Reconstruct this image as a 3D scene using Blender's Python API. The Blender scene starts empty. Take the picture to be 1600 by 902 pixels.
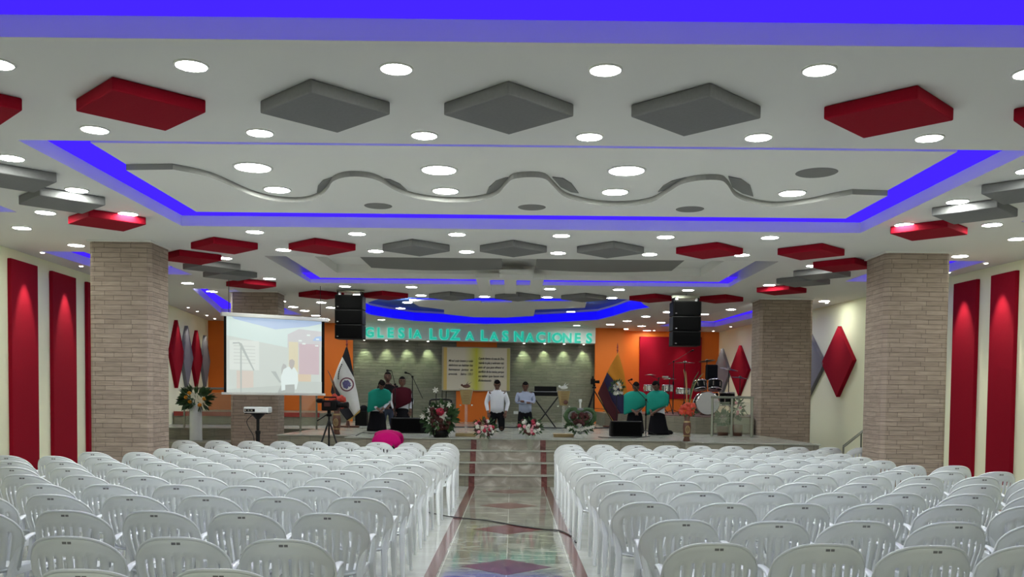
import bpy, bmesh, math, random
from mathutils import Vector, Matrix
random.seed(7)
PI = math.pi
SC = bpy.context.scene
COL = SC.collection

# ---------------------------------------------------------------- camera, world, exposure
EYE = 1.65
F = 1420.0
PITCH = -math.radians(2.2)
ROLL = math.radians(0.6)
CY = 624 + F * math.tan(-PITCH)
RC = Matrix.Rotation(PI / 2 + PITCH, 3, 'X') @ Matrix.Rotation(ROLL, 3, 'Z')
cam_d = bpy.data.cameras.new('camera')
cam = bpy.data.objects.new('camera', cam_d)
COL.objects.link(cam)
cam.matrix_world = Matrix.Translation((0, 0, EYE)) @ RC.to_4x4()
cam_d.sensor_width = 36
cam_d.lens = 36 * F / 1600
cam_d.shift_y = (CY - 451) / 1600
cam_d.clip_end = 200
SC.camera = cam
SC.view_settings.view_transform = 'Standard'
SC.view_settings.look = 'None'
SC.view_settings.gamma = 1
SC.view_settings.use_curve_mapping = False
SC.view_settings.exposure = 0.0
W = bpy.data.worlds.new('world'); SC.world = W
W.use_nodes = True
W.node_tree.nodes['Background'].inputs[0].default_value = (0.9, 0.95, 1, 1)
W.node_tree.nodes['Background'].inputs[1].default_value = 0.1
DOWNLIGHT = 88.0      # emission of the downlight diffusers
BLUE = 45.0           # unused; glowing plates carry the blue cove light instead
SPOTW = 60.0          # watts of the small wall spots

CE = 4.10             # underside of the ceiling
RING = 4.26
PANEL = 4.15

def ray(px, py):
    return (RC @ Vector(((px - 800) / F, -(py - CY) / F, -1)))
def at_z(px, py, h):
    d = ray(px, py); t = (h - EYE) / d.z
    return Vector((d.x * t, d.y * t, h))
def at_y(px, py, Y):
    d = ray(px, py); t = Y / d.y
    return Vector((d.x * t, Y, EYE + d.z * t))
def on_line(px, py, a, b):
    """where the pixel meets the vertical plane through plan points a, b"""
    d = ray(px, py)
    n = Vector((b[1] - a[1], a[0] - b[0]))
    t = (n.x * a[0] + n.y * a[1]) / (n.x * d.x + n.y * d.y)
    return Vector((d.x * t, d.y * t, EYE + d.z * t))

# ---------------------------------------------------------------- materials
def nodes_of(name):
    m = bpy.data.materials.new(name); m.use_nodes = True
    nt = m.node_tree
    return m, nt, nt.nodes['Principled BSDF']
def mat(name, col, rough=0.6, metal=0.0, var=0.06, scale=14.0, bump=0.0, spec=0.5, **kw):
    m, nt, b = nodes_of(name)
    tc = nt.nodes.new('ShaderNodeTexCoord')
    nz = nt.nodes.new('ShaderNodeTexNoise'); nz.inputs['Scale'].default_value = scale
    nz.inputs['Detail'].default_value = 4
    nt.links.new(tc.outputs['Object'], nz.inputs['Vector'])
    mx = nt.nodes.new('ShaderNodeMix'); mx.data_type = 'RGBA'
    mx.inputs[6].default_value = tuple(c * (1 - var) for c in col) + (1,)
    mx.inputs[7].default_value = tuple(min(1, c * (1 + var)) for c in col) + (1,)
    nt.links.new(nz.outputs['Fac'], mx.inputs[0])
    nt.links.new(mx.outputs[2], b.inputs['Base Color'])
    b.inputs['Roughness'].default_value = rough
    b.inputs['Metallic'].default_value = metal
    b.inputs['Specular IOR Level'].default_value = spec
    if bump:
        bp = nt.nodes.new('ShaderNodeBump'); bp.inputs['Strength'].default_value = bump
        bp.inputs['Distance'].default_value = 0.01
        nt.links.new(nz.outputs['Fac'], bp.inputs['Height'])
        nt.links.new(bp.outputs[0], b.inputs['Normal'])
    for k, v in kw.items():
        b.inputs[k.replace('_', ' ')].default_value = v
    return m
def emit(name, col, s):
    m, nt, b = nodes_of(name)
    b.inputs['Base Color'].default_value = tuple(col) + (1,)
    b.inputs['Emission Color'].default_value = tuple(col) + (1,)
    b.inputs['Emission Strength'].default_value = s
    return m
def stone_mat(name, c1, c2, mortar, bw=0.42, rh=0.075, ms=0.004, bump=0.8, rough=0.75):
    m, nt, b = nodes_of(name)
    tc = nt.nodes.new('ShaderNodeTexCoord')
    sp = nt.nodes.new('ShaderNodeSeparateXYZ'); nt.links.new(tc.outputs['Object'], sp.inputs[0])
    ad = nt.nodes.new('ShaderNodeMath'); ad.operation = 'ADD'
    nt.links.new(sp.outputs[0], ad.inputs[0]); nt.links.new(sp.outputs[1], ad.inputs[1])
    cb = nt.nodes.new('ShaderNodeCombineXYZ')
    nt.links.new(ad.outputs[0], cb.inputs[0]); nt.links.new(sp.outputs[2], cb.inputs[1])
    br = nt.nodes.new('ShaderNodeTexBrick')
    nt.links.new(cb.outputs[0], br.inputs['Vector'])
    br.inputs['Scale'].default_value = 1
    br.inputs['Brick Width'].default_value = bw
    br.inputs['Row Height'].default_value = rh
    br.inputs['Mortar Size'].default_value = ms
    br.inputs['Mortar Smooth'].default_value = 0.3
    br.offset = 0.37; br.squash = 0.7; br.squash_frequency = 3
    br.inputs['Color1'].default_value = tuple(c1) + (1,)
    br.inputs['Color2'].default_value = tuple(c2) + (1,)
    br.inputs['Mortar'].default_value = tuple(mortar) + (1,)
    mp = nt.nodes.new('ShaderNodeMapping'); mp.inputs['Scale'].default_value = (2.5, 22, 1)
    nt.links.new(cb.outputs[0], mp.inputs[0])
    nz = nt.nodes.new('ShaderNodeTexNoise'); nz.inputs['Scale'].default_value = 1.6; nz.inputs['Detail'].default_value = 6
    nt.links.new(mp.outputs[0], nz.inputs['Vector'])
    mx = nt.nodes.new('ShaderNodeMix'); mx.data_type = 'RGBA'; mx.blend_type = 'MULTIPLY'; mx.inputs[0].default_value = 1
    rp = nt.nodes.new('ShaderNodeMapRange'); rp.inputs[1].default_value = .3; rp.inputs[2].default_value = .7
    rp.inputs[3].default_value = .78; rp.inputs[4].default_value = 1.12
    nt.links.new(nz.outputs['Fac'], rp.inputs[0])
    nt.links.new(br.outputs['Color'], mx.inputs[6]); nt.links.new(rp.outputs[0], mx.inputs[7])
    nt.links.new(mx.outputs[2], b.inputs['Base Color'])
    b.inputs['Roughness'].default_value = rough
    sb = nt.nodes.new('ShaderNodeMath'); sb.operation = 'SUBTRACT'
    nt.links.new(nz.outputs['Fac'], sb.inputs[0]); nt.links.new(br.outputs['Fac'], sb.inputs[1])
    bp = nt.nodes.new('ShaderNodeBump'); bp.inputs['Strength'].default_value = bump; bp.inputs['Distance'].default_value = .02
    nt.links.new(sb.outputs[0], bp.inputs['Height']); nt.links.new(bp.outputs[0], b.inputs['Normal'])
    return m
def marble_mat(name, c1, c2, c3, scale=1.5, tile=0.0, rough=0.12, grout=(.5, .5, .45), off=(0, 0)):
    m, nt, b = nodes_of(name)
    tc = nt.nodes.new('ShaderNodeTexCoord')
    mp = nt.nodes.new('ShaderNodeMapping'); mp.inputs['Scale'].default_value = (1, 2.2, 1.6); mp.inputs['Rotation'].default_value = (0.3, .4, .5)
    nt.links.new(tc.outputs['Object'], mp.inputs[0])
    nz = nt.nodes.new('ShaderNodeTexNoise'); nz.inputs['Scale'].default_value = scale; nz.inputs['Detail'].default_value = 8
    nz.inputs['Distortion'].default_value = 1.6
    nt.links.new(mp.outputs[0], nz.inputs['Vector'])
    cr = nt.nodes.new('ShaderNodeValToRGB')
    cr.color_ramp.elements[0].position = .3; cr.color_ramp.elements[0].color = tuple(c1) + (1,)
    cr.color_ramp.elements[1].position = .72; cr.color_ramp.elements[1].color = tuple(c3) + (1,)
    e = cr.color_ramp.elements.new(.52); e.color = tuple(c2) + (1,)
    nt.links.new(nz.outputs['Fac'], cr.inputs[0])
    out = cr.outputs[0]
    if tile:
        mp2 = nt.nodes.new('ShaderNodeMapping'); mp2.inputs['Location'].default_value = (off[0], off[1], 0)
        nt.links.new(tc.outputs['Object'], mp2.inputs[0])
        br = nt.nodes.new('ShaderNodeTexBrick'); br.offset = 0
        br.inputs['Scale'].default_value = 1; br.inputs['Brick Width'].default_value = tile; br.inputs['Row Height'].default_value = tile
        br.inputs['Mortar Size'].default_value = .0035; br.inputs['Mortar Smooth'].default_value = .1
        nt.links.new(mp2.outputs[0], br.inputs['Vector'])
        mx = nt.nodes.new('ShaderNodeMix'); mx.data_type = 'RGBA'
        nt.links.new(br.outputs['Fac'], mx.inputs[0]); nt.links.new(out, mx.inputs[6]); mx.inputs[7].default_value = tuple(grout) + (1,)
        out = mx.outputs[2]
    nt.links.new(out, b.inputs['Base Color'])
    b.inputs['Roughness'].default_value = rough
    return m
def glass_mat(name, col=(.75, .8, .72), alpha=.25):
    m, nt, b = nodes_of(name)
    b.inputs['Base Color'].default_value = tuple(col) + (1,)
    b.inputs['Roughness'].default_value = .05
    b.inputs['Alpha'].default_value = alpha
    return m

M = {}
M['ceil'] = mat('ceiling_paint', (.72, .72, .69), .7, var=.015, scale=.7)
M['panelwhite'] = mat('white_paint', (.78, .78, .74), .6, var=.015, scale=.8)
M['cream'] = mat('cream_wall_paint', (.93, .95, .68), .7, var=.02, scale=1)
M['orange'] = mat('orange_wall_paint', (.78, .175, .005), .6, var=.04, scale=1)
M['crimson'] = mat('crimson_fabric', (.27, .003, .015), .9, var=.08, scale=60, bump=.2, spec=.15)
M['grey_fabric'] = mat('grey_fabric', (.20, .20, .20), .9, var=.1, scale=40, bump=.2, spec=.2)
M['silver_fabric'] = mat('silver_grey_fabric', (.19, .19, .21), .85, var=.06, scale=40, bump=.15, spec=.2)
M['greypaint'] = mat('grey_paint', (.19, .19, .18), .7, var=.04, scale=2)
M['stone'] = stone_mat('ledge_stone', (.34, .265, .21), (.42, .33, .26), (.16, .125, .10))
M['greenstone'] = stone_mat('rippled_stone_tile', (.16, .165, .115), (.21, .205, .15), (.09, .09, .065), bw=.6, rh=.10, ms=.004, bump=1.0, rough=.32)
M['risertile'] = stone_mat('riser_tile', (.22, .205, .15), (.27, .25, .185), (.12, .11, .085), bw=.6, rh=.22, ms=.004, bump=.3, rough=.35)
M['stagefloor'] = marble_mat('stage_tile', (.30, .31, .26), (.37, .38, .32), (.44, .44, .38), 1.2, .6, .22)
M['floor'] = marble_mat('floor_tile', (.40, .41, .37), (.46, .47, .43), (.52, .53, .49), 1.4, .65, .12, grout=(.42, .42, .38))
M['aisle'] = marble_mat('green_marble_tile', (.13, .13, .095), (.22, .22, .17), (.38, .38, .31), 1.9, .63, .07, grout=(.52, .52, .46), off=(.04, .15))
M['stepmarble'] = marble_mat('step_marble', (.22, .19, .16), (.30, .27, .23), (.55, .5, .44), 2.4, 0, .15)
M['redmarble'] = marble_mat('red_marble', (.085, .025, .022), (.14, .045, .04), (.22, .085, .075), 5, 0, .12)
M['redstripe'] = mat('red_edge', (.30, .03, .02), .5)
M['whiteplastic'] = mat('white_plastic', (.80, .83, .82), .28, var=.01, scale=4)
M['print'] = mat('grey_print', (.20, .20, .20), .6)
M['black'] = mat('black_plastic', (.004, .004, .004), .5, var=.2, scale=60, spec=.12)
M['grille'] = mat('black_grille', (.003, .003, .003), .8, spec=.05, var=.5, scale=300)
M['blackmetal'] = mat('black_metal', (.008, .008, .008), .45, var=.1, spec=.25)
M['chrome'] = mat('chrome', (.65, .65, .65), .2, 1.0, var=.02)
M['steel'] = mat('brushed_steel', (.27, .28, .23), .35, 1.0, var=.05)
M['glass'] = glass_mat('railing_glass', (.4, .45, .32), .2)
M['acrylic'] = glass_mat('clear_acrylic', (.6, .6, .58), .2)
M['skin'] = mat('skin', (.12, .055, .035), .55, var=.05)
M['hair'] = mat('black_hair', (.008, .007, .007), .95, var=.3, scale=120, spec=.06)
M['dark'] = mat('dark_cloth', (.008, .008, .01), .85, var=.2, scale=50, spec=.06)
M['blackcloth'] = mat('black_jacket_cloth', (.012, .011, .012), .8, var=.2, scale=50, spec=.06)
M['teal'] = mat('teal_cloth', (.015, .23, .175), .75, var=.08, scale=20, spec=.06)
M['maroon'] = mat('maroon_cloth', (.05, .006, .012), .8, var=.1, scale=20, spec=.06)
M['pink'] = mat('pink_cloth', (.50, .006, .14), .75, var=.06, scale=16, spec=.06)
M['whitecloth'] = mat('white_cloth', (.60, .62, .68), .75, var=.03, scale=16, spec=.06)
M['bluecloth'] = mat('pale_blue_cloth', (.30, .34, .45), .75, var=.05, scale=20, spec=.06)
M['denim'] = mat('denim', (.07, .09, .14), .8, var=.15, scale=80, spec=.06)
M['eye'] = mat('eye', (.02, .015, .01), .3)
M['wood'] = mat('varnished_wood', (.25, .12, .045), .4, var=.25, scale=9)
M['lightwood'] = mat('light_wood', (.30, .22, .09), .45, var=.15, scale=9)
M['darkwood'] = mat('dark_wood', (.10, .035, .02), .4, var=.2, scale=12)
M['leaf'] = mat('leaf_green', (.03, .075, .02), .6, var=.3, scale=30)
M['redflower'] = mat('red_petals', (.50, .045, .022), .6, var=.2, scale=30)
M['crimsonflower'] = mat('crimson_petals', (.30, .005, .03), .6, var=.2, scale=30)
M['darkflower'] = mat('dark_red_petals', (.05, .006, .005), .7, var=.4, scale=40)
M['pinkflower'] = mat('pink_petals', (.65, .25, .30), .6, var=.1, scale=30)
M['whiteflower'] = mat('white_petals', (.55, .55, .48), .6, var=.05, scale=30)
M['flagblack'] = mat('black_flag_cloth', (.008, .008, .014), .8)
M['flagwhite'] = mat('white_flag_cloth', (.66, .66, .64), .7)
M['flagyellow'] = mat('yellow_flag_cloth', (.62, .24, .01), .7)
M['flagblue'] = mat('blue_flag_cloth', (.012, .010, .05), .8)
M['flagred'] = mat('dark_red_flag_cloth', (.06, .004, .008), .8)
M['gold'] = mat('gold_fringe', (.42, .26, .05), .5)
M['bronze'] = mat('dark_bronze', (.05, .035, .02), .35, .6)
M['emblem'] = mat('emblem_print', (.18, .07, .09), .7, var=.6, scale=25)
M['cable'] = mat('black_cable', (.01, .01, .01), .5)
M['cream_page'] = mat('cream_page', (.45, .40, .29), .6, var=.02)
M['ink'] = mat('black_ink', (.02, .015, .01), .7)
M['ceramic'] = mat('white_ceramic', (.6, .62, .6), .25)
M['lamp'] = emit('downlight_diffuser', (.96, 1.0, .935), DOWNLIGHT)
M['bulb'] = emit('spot_bulb', (1.0, .97, .88), 14)
M['blue'] = emit('blue_cove_glow', (.055, .018, 1.0), 1.15)  # glow given to cove surfaces that blue tape would light
M['blue'].node_tree.nodes['Principled BSDF'].inputs['Base Color'].default_value = (0, 0, .02, 1)
M['blue'].node_tree.nodes['Principled BSDF'].inputs['Specular IOR Level'].default_value = 0
M['bluedeep0'] = None
M['bluedeep'] = emit('deep_blue_glow', (.004, .001, .85), 1.1)
M['bluedeep'].node_tree.nodes['Principled BSDF'].inputs['Base Color'].default_value = (0, 0, .02, 1)
M['letter'] = emit('turquoise_led_letter', (.02, .60, .42), .62)
M['letteredge'] = emit('turquoise_led_edge', (.05, .95, .78), .95)
for k_ in ('letter', 'letteredge'): M[k_].node_tree.nodes['Principled BSDF'].inputs['Base Color'].default_value = (.01, .12, .09, 1)
M['blueglow'] = mat('blue_glow_soffit', (.05, .11, .36), .7)  # blue light of the oval cove put into its lid colour

# ---------------------------------------------------------------- mesh helpers
def link(name, bm, m, parent=None, smooth=False):
    me = bpy.data.meshes.new(name)
    bm.normal_update(); bm.to_mesh(me); bm.free()
    ms = m if isinstance(m, (list, tuple)) else [m]
    for x in ms: me.materials.append(x)
    if smooth:
        for p in me.polygons: p.use_smooth = True
    o = bpy.data.objects.new(name, me); COL.objects.link(o)
    if parent: o.parent = parent
    return o
def tag(o, label, cat, group=None):
    o['label'] = label; o['category'] = cat
    if group: o['group'] = group
    return o
def thing(name, label, cat, loc=(0, 0, 0), rz=0, group=None):
    o = bpy.data.objects.new(name, None); COL.objects.link(o)
    o.location = loc; o.rotation_euler = (0, 0, rz); o.empty_display_size = .1
    return tag(o, label, cat, group)
def struct(name, bm, m, parent=None, smooth=False):
    o = link(name, bm, m, parent, smooth)
    if parent is None: o['kind'] = 'structure'
    return o
def copy_tree(root, loc, rz, label=None, group=None, scale=None):
    r = root.copy(); COL.objects.link(r); r.location = loc; r.rotation_euler = (0, 0, rz)
    if scale: r.scale = scale
    if label: r['label'] = label
    if group: r['group'] = group
    for ch in list(root.children):
        c = ch.copy(); COL.objects.link(c); c.parent = r
        for g in list(ch.children):
            d = g.copy(); COL.objects.link(d); d.parent = c
    return r
def box(bm, x0, x1, y0, y1, z0, z1, bev=0.0):
    t = bmesh.new()
    bmesh.ops.create_cube(t, size=1)
    for v in t.verts:
        v.co = Vector(((x0 + x1) / 2 + v.co.x * (x1 - x0), (y0 + y1) / 2 + v.co.y * (y1 - y0), (z0 + z1) / 2 + v.co.z * (z1 - z0)))
    if bev:
        bmesh.ops.bevel(t, geom=t.edges[:], offset=bev, segments=2, affect='EDGES', profile=.5)
    merge(bm, t)
def merge(bm, t, mi=None):
    me = bpy.data.meshes.new('tmp'); t.to_mesh(me); t.free()
    n = len(bm.faces)
    bm.from_mesh(me); bpy.data.meshes.remove(me)
    if mi is not None:
        bm.faces.ensure_lookup_table()
        for f in bm.faces[n:]: f.material_index = mi
def nb(): return bmesh.new()
def boxbm(*a, bev=0.0):
    b = nb(); box(b, *a, bev=bev); return b
def prism(bm, pts, z0, z1):
    """vertical prism over plan polygon pts"""
    t = nb()
    lo = [t.verts.new((p[0], p[1], z0)) for p in pts]
    hi = [t.verts.new((p[0], p[1], z1)) for p in pts]
    n = len(pts)
    t.faces.new(lo[::-1]); t.faces.new(hi)
    for i in range(n):
        t.faces.new((lo[i], lo[(i + 1) % n], hi[(i + 1) % n], hi[i]))
    bmesh.ops.recalc_face_normals(t, faces=t.faces[:])
    merge(bm, t)
def prismbm(pts, z0, z1, bev=0):
    b = nb(); prism(b, pts, z0, z1)
    if bev: bmesh.ops.bevel(b, geom=b.edges[:], offset=bev, segments=2, affect='EDGES', profile=.5)
    return b
def smooth_pts(pts, sub=6):
    P = [Vector(p) for p in pts]
    out = []
    for i in range(len(P) - 1):
        a = P[max(i - 1, 0)]; b = P[i]; c = P[i + 1]; d = P[min(i + 2, len(P) - 1)]
        for k in range(sub):
            t = k / sub
            out.append(.5 * ((2 * b) + (c - a) * t + (2 * a - 5 * b + 4 * c - d) * t * t + (3 * b - a - 3 * c + d) * t ** 3))
    out.append(P[-1])
    return out
def tube(bm, pts, r, seg=8, caps=True, flat=1.0):
    """tube along pts, r number or list; flat squashes the section"""
    P = [Vector(p) for p in pts]
    R = r if isinstance(r, (list, tuple)) else [r] * len(P)
    rings = []
    up = None
    for i, p in enumerate(P):
        d = (P[min(i + 1, len(P) - 1)] - P[max(i - 1, 0)]).normalized()
        if up is None:
            up = Vector((0, 0, 1)) if abs(d.z) < .9 else Vector((0, 1, 0))
        s = d.cross(up).normalized(); u = s.cross(d).normalized(); up = u
        rings.append([bm.verts.new(p + s * math.cos(2 * PI * k / seg) * R[i] + u * math.sin(2 * PI * k / seg) * R[i] * flat) for k in range(seg)])
    for a, b in zip(rings, rings[1:]):
        for k in range(seg):
            bm.faces.new((a[k], a[(k + 1) % seg], b[(k + 1) % seg], b[k]))
    if caps:
        bm.faces.new(rings[0][::-1]); bm.faces.new(rings[-1])
def tubebm(pts, r, seg=8, flat=1.0):
    b = nb(); tube(b, pts, r, seg, flat=flat); return b
def lathe(bm, prof, seg=20, c=(0, 0, 0), sx=1, sy=1):
    rings = []
    for r, z in prof:
        rings.append([bm.verts.new((c[0] + sx * r * math.cos(2 * PI * k / seg), c[1] + sy * r * math.sin(2 * PI * k / seg), c[2] + z)) for k in range(seg)])
    for a, b in zip(rings, rings[1:]):
        for k in range(seg):
            bm.faces.new((a[k], a[(k + 1) % seg], b[(k + 1) % seg], b[k]))
    bm.faces.new(rings[0][::-1]); bm.faces.new(rings[-1])
def lathebm(prof, seg=20, c=(0, 0, 0), sx=1, sy=1):
    b = nb(); lathe(b, prof, seg, c, sx, sy); return b
def loft(bm, rings, seg=20):
    """rings: (cx,cy,cz,rx,ry)"""
    V = []
    for cx, cy, cz, rx, ry in rings:
        V.append([bm.verts.new((cx + rx * math.cos(2 * PI * k / seg), cy + ry * math.sin(2 * PI * k / seg), cz)) for k in range(seg)])
    for a, b in zip(V, V[1:]):
        for k in range(seg):
            bm.faces.new((a[k], a[(k + 1) % seg], b[(k + 1) % seg], b[k]))
    bm.faces.new(V[0][::-1]); bm.faces.new(V[-1])
def ball(bm, c, r, sc=(1, 1, 1), u=14, v=10, rot=None, mi=None):
    t = nb(); bmesh.ops.create_uvsphere(t, u_segments=u, v_segments=v, radius=r)
    for w in t.verts:
        w.co = Vector((w.co.x * sc[0], w.co.y * sc[1], w.co.z * sc[2]))
        if rot: w.co = rot @ w.co
        w.co += Vector(c)
    merge(bm, t, mi)
def evaluated(o):
    dg = bpy.context.evaluated_depsgraph_get()
    me = bpy.data.meshes.new_from_object(o.evaluated_get(dg))
    return me
def skin_bm(chains, sub=1):
    """chains: list of lists of (point, radius); chains may start on a point already used."""
    verts = []; edges = []; rad = []; idx = {}
    for ch in chains:
        prev = None
        for p, r in ch:
            k = tuple(round(c, 4) for c in p)
            if k not in idx:
                idx[k] = len(verts); verts.append(p); rad.append(r)
            i = idx[k]
            if prev is not None: edges.append((prev, i))
            prev = i
    me = bpy.data.meshes.new('sk'); me.from_pydata([tuple(v) for v in verts], edges, [])
    o = bpy.data.objects.new('sk', me); COL.objects.link(o)
    md = o.modifiers.new('s', 'SKIN'); md.use_smooth_shade = True
    for i, r in enumerate(rad):
        sv = me.skin_vertices[0].data[i]
        sv.radius = (r, r) if not isinstance(r, tuple) else r
        sv.use_root = (i == 0)
    if sub:
        sd = o.modifiers.new('d', 'SUBSURF'); sd.levels = sub; sd.render_levels = sub
    m2 = evaluated(o)
    bpy.data.objects.remove(o); bpy.data.meshes.remove(me)
    b = nb(); b.from_mesh(m2); bpy.data.meshes.remove(m2)
    return b
def text_bm(s, size, shear=0, offset=0, depth=0.004, align='LEFT'):
    cu = bpy.data.curves.new('t', 'FONT'); cu.body = s; cu.size = size; cu.shear = shear; cu.offset = offset
    cu.extrude = depth; cu.align_x = align; cu.resolution_u = 3
    o = bpy.data.objects.new('t', cu); COL.objects.link(o)
    me = evaluated(o)
    bpy.data.objects.remove(o); bpy.data.curves.remove(cu)
    b = nb(); b.from_mesh(me); bpy.data.meshes.remove(me)
    return b
def cloth_poly(pts, amp=.03, freq=14, thick=.012, cuts=3, yf=None):
    """an outline in (x,z) turned into a rippled hanging sheet with thickness"""
    t = nb()
    vs = [t.verts.new((p[0], 0, p[1])) for p in pts]
    f = t.faces.new(vs)
    bmesh.ops.triangulate(t, faces=[f])
    for _ in range(cuts):
        bmesh.ops.subdivide_edges(t, edges=t.edges[:], cuts=1, use_grid_fill=True)
        bmesh.ops.triangulate(t, faces=t.faces[:])
    for v in t.verts:
        v.co.y = amp * math.sin(freq * (v.co.x + .45 * v.co.z)) + (yf(v.co) if yf else 0)
    g = bmesh.ops.extrude_face_region(t, geom=t.faces[:])
    for e in g['geom']:
        if isinstance(e, bmesh.types.BMVert): e.co.y += thick
    bmesh.ops.recalc_face_normals(t, faces=t.faces[:])
    return t
ORD = ['zeroth', 'first', 'second', 'third', 'fourth', 'fifth', 'sixth', 'seventh', 'eighth', 'ninth', 'tenth', 'eleventh', 'twelfth', 'thirteenth',
       'fourteenth', 'fifteenth', 'sixteenth', 'seventeenth', 'eighteenth', 'nineteenth', 'twentieth']

# ================================================================ THE HALL
STAGE = 0.864
# floor
b = nb(); box(b, -12.5, 12.5, -4, 34, -.12, 0)
floor = struct('floor', b, M['floor'])
AX0, AX1, AB0, AB1 = -.69, .61, -.80, .72
link('aisle_paving', boxbm(AX0, AX1, -3.5, 17.1, 0, .003), M['aisle'], floor)
link('aisle_border', boxbm(AB0, AX0, -3.5, 17.1, 0, .004), M['redmarble'], floor)
link('aisle_border', boxbm(AX1, AB1, -3.5, 17.1, 0, .004), M['redmarble'], floor)
for zc in (6.3, 8.87, 11.43, 14.0, 16.15):
    hx, hy = .44, (.42 if zc < 16 else .36)
    link('diamond_inlay', prismbm([(-.04 - hx, zc), (-.04, zc - hy), (-.04 + hx, zc), (-.04, zc + hy)], .003, .005), M['redmarble'], floor)

# walls (plan lines)
LW = [(-8.5, -3.8), (-8.5, 15.6), (-8.75, 20.0), (-9.9, 29.6)]
RW = [(8.6, -3.8), (8.6, 15.5), (7.3, 32.3)]
def wall_seg(name, a, b_, z0, z1, m, th=.15, side=1):
    a = Vector(a); b_ = Vector(b_); d = (b_ - a).normalized(); n = Vector((-d.y, d.x)) * side * th
    return struct(name, prismbm([a, b_, b_ + n, a + n], z0, z1), m)
b = nb()
for p, q in zip(LW, LW[1:]):
    p = Vector(p); q = Vector(q); n = Vector((-(q - p).y, (q - p).x)).normalized() * .15
    prism(b, [p, q, q + n, p + n], 0, CE)
struct('wall_left', b, M['cream'])
b = nb()
for p, q in zip(RW, RW[1:]):
    p = Vector(p); q = Vector(q); n = Vector((-(q - p).y, (q - p).x)).normalized() * -.15
    prism(b, [p, q, q + n, p + n], 0, CE)
struct('wall_right', b, M['cream'])
struct('wall_rear', boxbm(-9, 9, -4.0, -3.85, 0, CE), M['cream'])
GA, GB = (-5.35, 30.25), (2.9, 31.5)
wall_seg('wall_stage', GA, GB, 0, CE, M['greenstone'])
wall_seg('wall_stage_orange_screen_side', (-10.2, 29.6), (-5.30, 30.2), 0, CE, M['orange'])
wall_seg('wall_stage_orange_pier', (2.80, 31.05), (3.78, 31.05), 0, CE, M['orange'])
wall_seg('wall_stage_orange_return', (3.78, 31.05), (3.92, 32.3), 0, CE, M['orange'])
wall_seg('wall_stage_orange_drum_side', (3.8, 32.3), (7.6, 32.3), 0, CE, M['orange'])

# ceiling with its openings
def rect(x0, x1, y0, y1): return [(x0, y0), (x1, y0), (x1, y1), (x0, y1)]
T0 = rect(-4.9, 5.0, 1.2, 6.34)
T1 = rect(-4.8, 5.0, 8.87, 13.22)
T2 = rect(-4.35, 4.62, 15.95, 19.6)
OVAL_PX = [(564, 486), (577, 492), (610, 497.5), (646, 502), (704, 505), (761, 507), (847.5, 505), (890, 503), (934, 500.5), (960, 494), (985.5, 486), (1016, 481), (1006, 476), (1000, 470),
           (962.5, 467), (880, 466.5), (780, 466), (690, 465.5), (603, 465), (586, 469), (566, 476)]
OVAL = [tuple(at_z(x, y, CE).xy) for x, y in OVAL_PX]
SL1 = rect(-8.1, -6.7, 9.4, 12.35)
SL2 = rect(-8.1, -6.5, 15.7, 18.5)
SL3 = [(-7.35, 20.9), (-6.4, 20.9), (-6.3, 27.2), (-8.7, 27.2)]
SR1 = rect(6.8, 8.2, 9.4, 12.3)
SR2 = rect(6.7, 8.1, 15.7, 18.5)
SR3 = [(6.0, 22.6), (7.45, 22.6), (6.65, 30.0), (4.8, 30.0)]
holes = [T0, T1, T2, OVAL, SL1, SL2, SL3, SR1, SR2, SR3]
b = nb()
edges = []
for loop in [rect(-12.5, 12.5, -4, 33)] + holes:
    vs = [b.verts.new((p[0], p[1], CE)) for p in loop]
    for i in range(len(vs)): edges.append(b.edges.new((vs[i], vs[(i + 1) % len(vs)])))
bmesh.ops.triangle_fill(b, edges=edges, use_beauty=True)
for f in b.faces:
    f.normal_update()
    if f.normal.z > 0: f.normal_flip()
ceiling = struct('ceiling', b, M['ceil'])
def well(name, loop, top, m=None, walls=None, lid=True):
    """sides and lid of a ceiling opening"""
    t = nb(); n = len(loop)
    lo = [t.verts.new((p[0], p[1], CE)) for p in loop]; hi = [t.verts.new((p[0], p[1], top)) for p in loop]
    for i in range(n): t.faces.new((lo[i], lo[(i + 1) % n], hi[(i + 1) % n], hi[i]))
    if lid: t.faces.new(hi)
    return link(name, t, m or M['panelwhite'], ceiling)
well('cove', T0, RING); well('cove', T1, RING)
well('cove', T2, RING + .4)
for s in (SL1, SL2, SL3, SR1, SR2, SR3): well('cove', s, RING)
well('cove', OVAL, CE + .34, lid=False)
link('blue_glow_lid', prismbm(OVAL, CE + .34, CE + .36), M['blueglow'], ceiling)  # lid coloured as if lit blue

# floating panels inside the coves; glowing plates stand in for the tape's light
def plates(hole, pan, z, sides, parent):
    """glowing plates that put the blue light into the soffit of the cove, between its rim and the floating panel"""
    (hx0, hy0), _, (hx1, hy1), _ = hole
    x0, x1, y0, y1 = pan
    for s in sides:
        if s == 'l': q = (hx0 + .01, x0 + .12, hy0, y1)
        if s == 'r': q = (x1 - .12, hx1 - .01, hy0, y1)
        if s == 'f': q = (hx0 + .01, hx1 - .01, y1, hy1 - .01)
        if s == 'n': q = (x0 + .12, x1 - .12, hy0 + .01, y0 + .12)
        link('cove_glow_plate', boxbm(*q, z - .012, z), M['blue'], parent)
t = thing('ceiling_cove_panel', 'white floating ceiling panel edged in blue light, nearest above the aisle', 'ceiling panel', (0, 0, 0), group='floating ceiling panels')
link('panel', boxbm(-4.4, 4.5, 1.7, 5.5, PANEL, PANEL + .06), M['panelwhite'], t)
plates(T0, (-4.4, 4.5, 1.7, 5.5), RING, 'lrf', t)
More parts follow.
